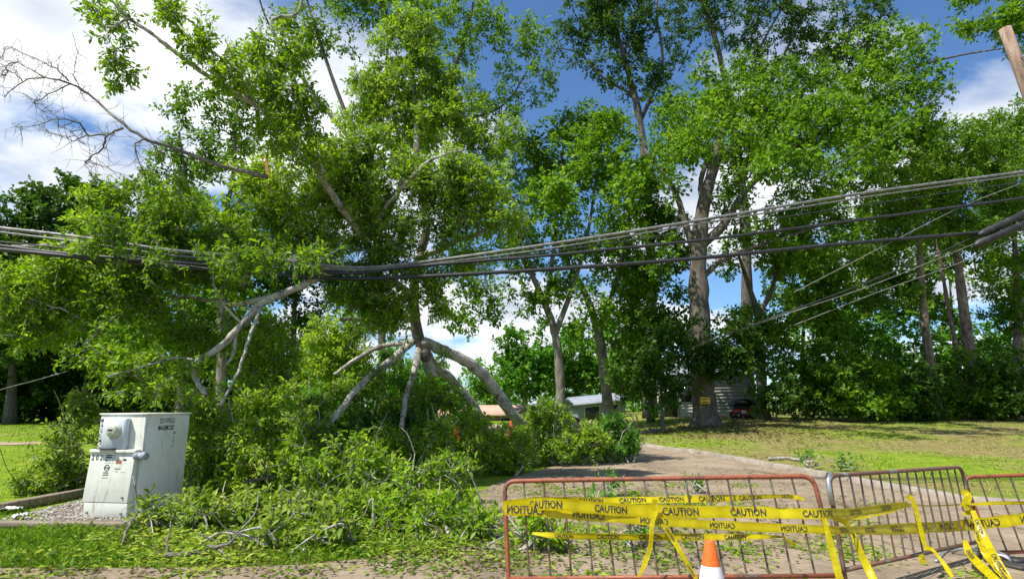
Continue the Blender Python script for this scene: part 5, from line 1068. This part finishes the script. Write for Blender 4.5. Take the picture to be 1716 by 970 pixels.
house('brick_house', 'low brown roofed building just left of the grey shed', wp(945, 52), wp(985, 52), 5, 0.95, 0.7, M['brick_tan'], M['roof_tan'], None, [(0.4, 0.8, 0.3, 0.5, 'window')])
house('tan_house', 'long low tan roofed house far behind the splintered limb', wp(738, 54, -0.75), wp(888, 54, -0.75), 7, 1.15, 0.85, M['brick_tan'], M['roof_tan'], None, [(0.2, 1.2, 0.4, 0.6, 'window'), (0.75, 1.2, 0.4, 0.6, 'window')], overhang=0.5)
# brown mound of earth and cut wood below the pale trunks
for (px, Y, rx, ry, h, mt, lab, nm) in [(962, 31, 0.75, 0.6, 0.75, 'bark_dark', 'dark rounded earth mound at the foot of the bare trunk', 'earth_mound'), (1015, 28, 1.0, 0.6, 0.55, 'earth', 'heap of tan wood chips and broken branches beside the shed trunk', 'debris_heap')]:
    b = base_of(px, Y); g = np.random.default_rng(px); mb = MB(); nu, nv = 24, 9; V_ = []
    for v in range(nv):
        for u in range(nu):
            a = 2 * np.pi * u / nu; r_ = math.cos(v / (nv - 1) * math.pi / 2) * (1 + 0.1 * math.sin(3 * a + v) + 0.05 * g.normal()); V_.append((rx * r_ * math.cos(a), ry * r_ * math.sin(a), h * math.sin(v / (nv - 1) * math.pi / 2) * (1 + 0.06 * g.normal()) - 0.05))
    mb.add(V_, None, [[v * nu + u, v * nu + (u + 1) % nu, (v + 1) * nu + (u + 1) % nu, (v + 1) * nu + u] for v in range(nv - 1) for u in range(nu)])
    if nm == 'debris_heap':
        for k_ in range(60):
            c = np.array([g.normal() * 0.6, g.normal() * 0.35, g.uniform(0.15, 0.6)]); e = c + rand_unit(1, g)[0] * 0.45; mb.tube(np.array([c, e]), 0.025, 5)
    o = mb.build(nm, M[mt], smooth=nm == 'earth_mound'); o.location = b; tag(o, lab, 'mound' if nm == 'earth_mound' else 'debris')
# sign on the oak
p_ = P(1181, 671, OY - 0.66); root = thing('tree_sign', 'small yellow sign nailed to the oak trunk', 'sign', p_); M['sign_yellow'] = surf('sign_yellow', [(0.3, (0.62, 0.40, 0.02)), (0.7, (0.75, 0.50, 0.03))], 8, 3, 0.5, 0)
mb = MB(); mb.box([0, -0.06, 0], [0.46, 0.02, 0.30], bev=0.006); mb.build('panel', M['sign_yellow'], root)
for z_, w in ((0.06, 0.34), (-0.07, 0.30)):
    mb = MB(); mb.box([0, -0.073, z_], [w, 0.005, 0.045]); mb.build('text_band', M['ink_faded'], root)
# black covered cart with red body by the house wall
b = base_of(1244, 34.5); root = thing('yard_cart', 'black hooded cart with red front parked by the pale house wall', 'cart', b)
mb = MB(); V_ = []
for y in (-0.5, 0.5):
    for t in np.linspace(0, 1, 9): a = math.pi * (0.12 + 0.8 * t); V_.append((0.66 * math.cos(a) + 0.05, y, 0.55 + 0.5 * math.sin(a)))
mb.add(V_, None, [[k_, k_ + 1, 10 + k_, 9 + k_] for k_ in range(8)]); h = mb.build('hood', M['cover_black'], root, smooth=True); h.modifiers.new('s', 'SOLIDIFY').thickness = 0.06
mb = MB(); mb.box([0.02, 0, 0.36], [0.8, 0.8, 0.34], bev=0.06); mb.build('body', M['red_paint'], root)
mb = MB(); mb.box([-0.05, -0.42, 0.38], [0.28, 0.04, 0.2], bev=0.01); mb.build('front_panel', M['white_paper'], root)
mb = MB(); mb.box([0.1, 0.3, 0.62], [0.9, 0.5, 0.5], bev=0.08); mb.build('seat_back', M['cover_black'], root)
for x in (-0.38, 0.42):
    for y in (-0.42, 0.42):
        mb = MB(); mb.tube(np.array([[x, y - 0.06, 0.2], [x, y + 0.06, 0.2]]), 0.2, 18); w_ = mb.build('wheel', M['rubber'], root)
        mb = MB(); mb.tube(np.array([[x, y - 0.067, 0.2], [x, y + 0.067, 0.2]]), 0.09, 12); mb.build('rim', M['galv'], w_)

# ------------------------------------------------------------------ loose sticks
def stick(label, segs_, r, mat='bark_pale', group='bare sticks on the ground', lift=0.06, seed=0):
    g = np.random.default_rng(seed + 50); mb = MB(); base = G(*segs_[0][0][:2]); 
    for pts in segs_:
        q = np.array([G(p[0], p[1]) + [0, 0, lift + (p[2] if len(p) > 2 else 0)] for p in pts]); q = catmull(q, 5); q[1:-1] += g.normal(size=(len(q) - 2, 3)) * 0.008
        mb.tube(q, np.linspace(r, r * 0.4, len(q)), 7); r *= 0.7
    o = mb.build('bare_stick', M[mat], smooth=True, origin=base); o.location = base; return tag(o, label, 'branch', group)
stick('bare pale stick lying on the right lawn', [[(1289, 772), (1320, 771), (1345, 775), (1369, 778)], [(1342, 774, 0.03), (1352, 782), (1351, 787)]], 0.05, seed=1)
stick('thick bare forked branch on the verge at the bottom left', [[(275, 942), (310, 940), (345, 936), (350, 932, 0.05), (385, 948)], [(345, 936, 0.05), (380, 938, 0.1), (400, 930, 0.2)], [(278, 942), (281, 920, 0.25)]], 0.032, 'bark_grey', seed=2)
stick('long bare branch leaning out of the debris beside the pedestal', [[(205, 918), (220, 890, 0.1), (255, 870, 0.25), (300, 862, 0.2), (322, 845, 0.4)], [(300, 862, 0.2), (318, 840, 0.5), (335, 800, 0.9)], [(255, 870, 0.25), (262, 885, 0)]], 0.017, 'bark_grey', seed=3)
stick('broken branch with pale snapped end rising from the front debris', [[(580, 797, 0.25), (615, 818, 0.2), (650, 836, 0.15), (680, 862, 0.1)], [(625, 822, 0.15), (618, 850, 0.1), (600, 870, 0.05)]], 0.03, seed=4)
stick('grey branch lying across the front debris near the street', [[(575, 868, 0.15), (610, 872, 0.2), (650, 880, 0.2), (700, 878, 0.2)], [(605, 872, 0.2), (585, 860, 0.3)]], 0.025, seed=5)
stick('dark branch lying over the timber right of the pedestal heap', [[(405, 842, 0.25), (440, 836, 0.3), (485, 832, 0.3), (540, 808, 0.4), (556, 770, 0.9)], [(520, 815, 0.4), (560, 790, 0.5)]], 0.035, 'bark_grey', seed=6)
stick('pale bent branch in the dark heap beside the street', [[(800, 790, 0.3), (840, 772, 0.4), (880, 760, 0.5)], [(868, 765, 0.5), (872, 782, 0.3), (888, 790, 0.3)]], 0.035, seed=7)
stick('pale log lying at the shaded lawn edge left of the oak', [[(1075, 727), (1095, 724), (1110, 721)]], 0.12, 'bark_grey', seed=8)

# ------------------------------------------------------------------ grass and litter
def scatter_grass(name, n, xr, yr, h, w, mat, seed, mask, bias=None, lean=0.5):
    g = np.random.default_rng(seed); x = g.uniform(*xr, n); u = g.uniform(0, 1, n); y = yr[0] + (yr[1] - yr[0]) * (u ** 1.7)
    k = ~in_poly(x, y, poly) & mask(x, y); x, y = x[k], y[k]; n = len(x); z = gz(x, y)
    tall = np.clip(0.5 + 0.5 * np.sin(x * 2.1 + 1.3 * np.sin(y * 1.7)) + g.normal(size=n) * 0.3, 0.2, 1.4)
    hh = h * g.uniform(0.5, 1.2, n) * tall * (0.8 + 0.02 * y); a = g.uniform(0, 6.28, n); ww = w * g.uniform(0.7, 1.3, n) * (0.5 + 0.09 * y)
    bx = np.stack([np.cos(a), np.sin(a), np.zeros(n)], 1) * ww[:, None]; l = g.normal(size=(n, 2)) * lean * hh[:, None]
    p = np.stack([x, y, z], 1); tip = p + np.stack([l[:, 0], l[:, 1], hh], 1); mid = p + np.stack([l[:, 0] * 0.3, l[:, 1] * 0.3, hh * 0.6], 1)
    V = np.stack([p - bx, p + bx, mid + bx * 0.7, tip], 1).reshape(-1, 3); i = (np.arange(n) * 4)[:, None]
    F3 = np.concatenate([i + [[0, 1, 2]], i + [[0, 2, 3]]], 1).reshape(-1, 3)
    return link(name, mk_mesh(name, V, F3, M[mat], False, np.repeat(g.uniform(0, 1, n), 4)), None, 'stuff')
gv_poly = np.array([p_[:2] for p_ in (c1, c2, c3, c4)])
notg = lambda x, y: ~in_poly(x, y, gv_poly)
scatter_grass('verge_grass', 75000, (-8.5, 0.5), (5.9, 9.6), 0.085, 0.0048, 'grass', 301, lambda x, y: notg(x, y))
scatter_grass('field_grass', 90000, (-40, 4), (9.5, 50), 0.05, 0.005, 'grass', 302, lambda x, y: notg(x, y) & (x > -1.0 * y))
scatter_grass('lawn_grass', 70000, (4, 34), (9.5, 38), 0.05, 0.005, 'grass_dry', 303, lambda x, y: (x < 1.0 * y))
def litter(name, n, fn, L, W, mat, seed):
    g = np.random.default_rng(seed); x, y = fn(g, n); z = gz(x, y) + np.where(in_poly(x, y, poly), 0.042, 0.02) + g.uniform(0, 0.02, n)
    d = rand_unit(n, g); d[:, 2] *= 0.25; nn = nrm(np.array([0, 0, 1.0]) + g.normal(size=(n, 3)) * 0.3)
    V, F3, r = leaf_geo(np.stack([x, y, z], 1), d, nn, L * g.uniform(0.6, 1.3, n), W * g.uniform(0.6, 1.3, n), g); V[:, 2] = np.maximum(V[:, 2], np.repeat(z, 4) - 0.004)
    return link(name, mk_mesh(name, V, F3, M[mat], False, r), None, 'stuff')
def clumpy(cx, cy, sx, sy, k):
    def f(g, n):
        c = np.stack([g.normal(cx, sx, k), g.normal(cy, sy, k)], 1)[g.integers(0, k, n)]; return c[:, 0] + g.normal(size=n) * 0.16, c[:, 1] + g.normal(size=n) * 0.22
    return f
litter('fallen_leaves', 5200, clumpy(1.4, 9.0, 2.0, 2.6, 75), 0.085, 0.032, 'leaf_fallen', 401)
litter('fallen_leaves', 5200, clumpy(-2.2, 7.3, 2.2, 0.7, 90), 0.09, 0.035, 'leaf_pile', 402)
litter('dead_leaves', 2600, clumpy(2.0, 9.5, 2.6, 3.0, 200), 0.07, 0.03, 'leaf_dead', 403)
litter('dead_leaves', 2200, clumpy(-3.0, 7.0, 3.0, 1.0, 160), 0.08, 0.03, 'leaf_dead', 404)

def verge_spread(g, n):
    c = np.stack([g.uniform(-5.0, -0.3, 90), g.uniform(6.3, 9.4, 90)], 1)[g.integers(0, 90, n)]; return c[:, 0] + g.normal(size=n) * 0.2, c[:, 1] + g.normal(size=n) * 0.16
o = litter('fallen_leaves', 2000, verge_spread, 0.095, 0.038, 'leaf_pile', 405); o.location.z = 0.05
litter('dead_leaves', 2500, verge_spread, 0.08, 0.03, 'leaf_dead', 406)

litter('dead_leaves', 3200, lambda g, n: (g.normal(9.2, 2.6, n), g.normal(27.5, 2.6, n)), 0.16, 0.08, 'leaf_dead', 407)
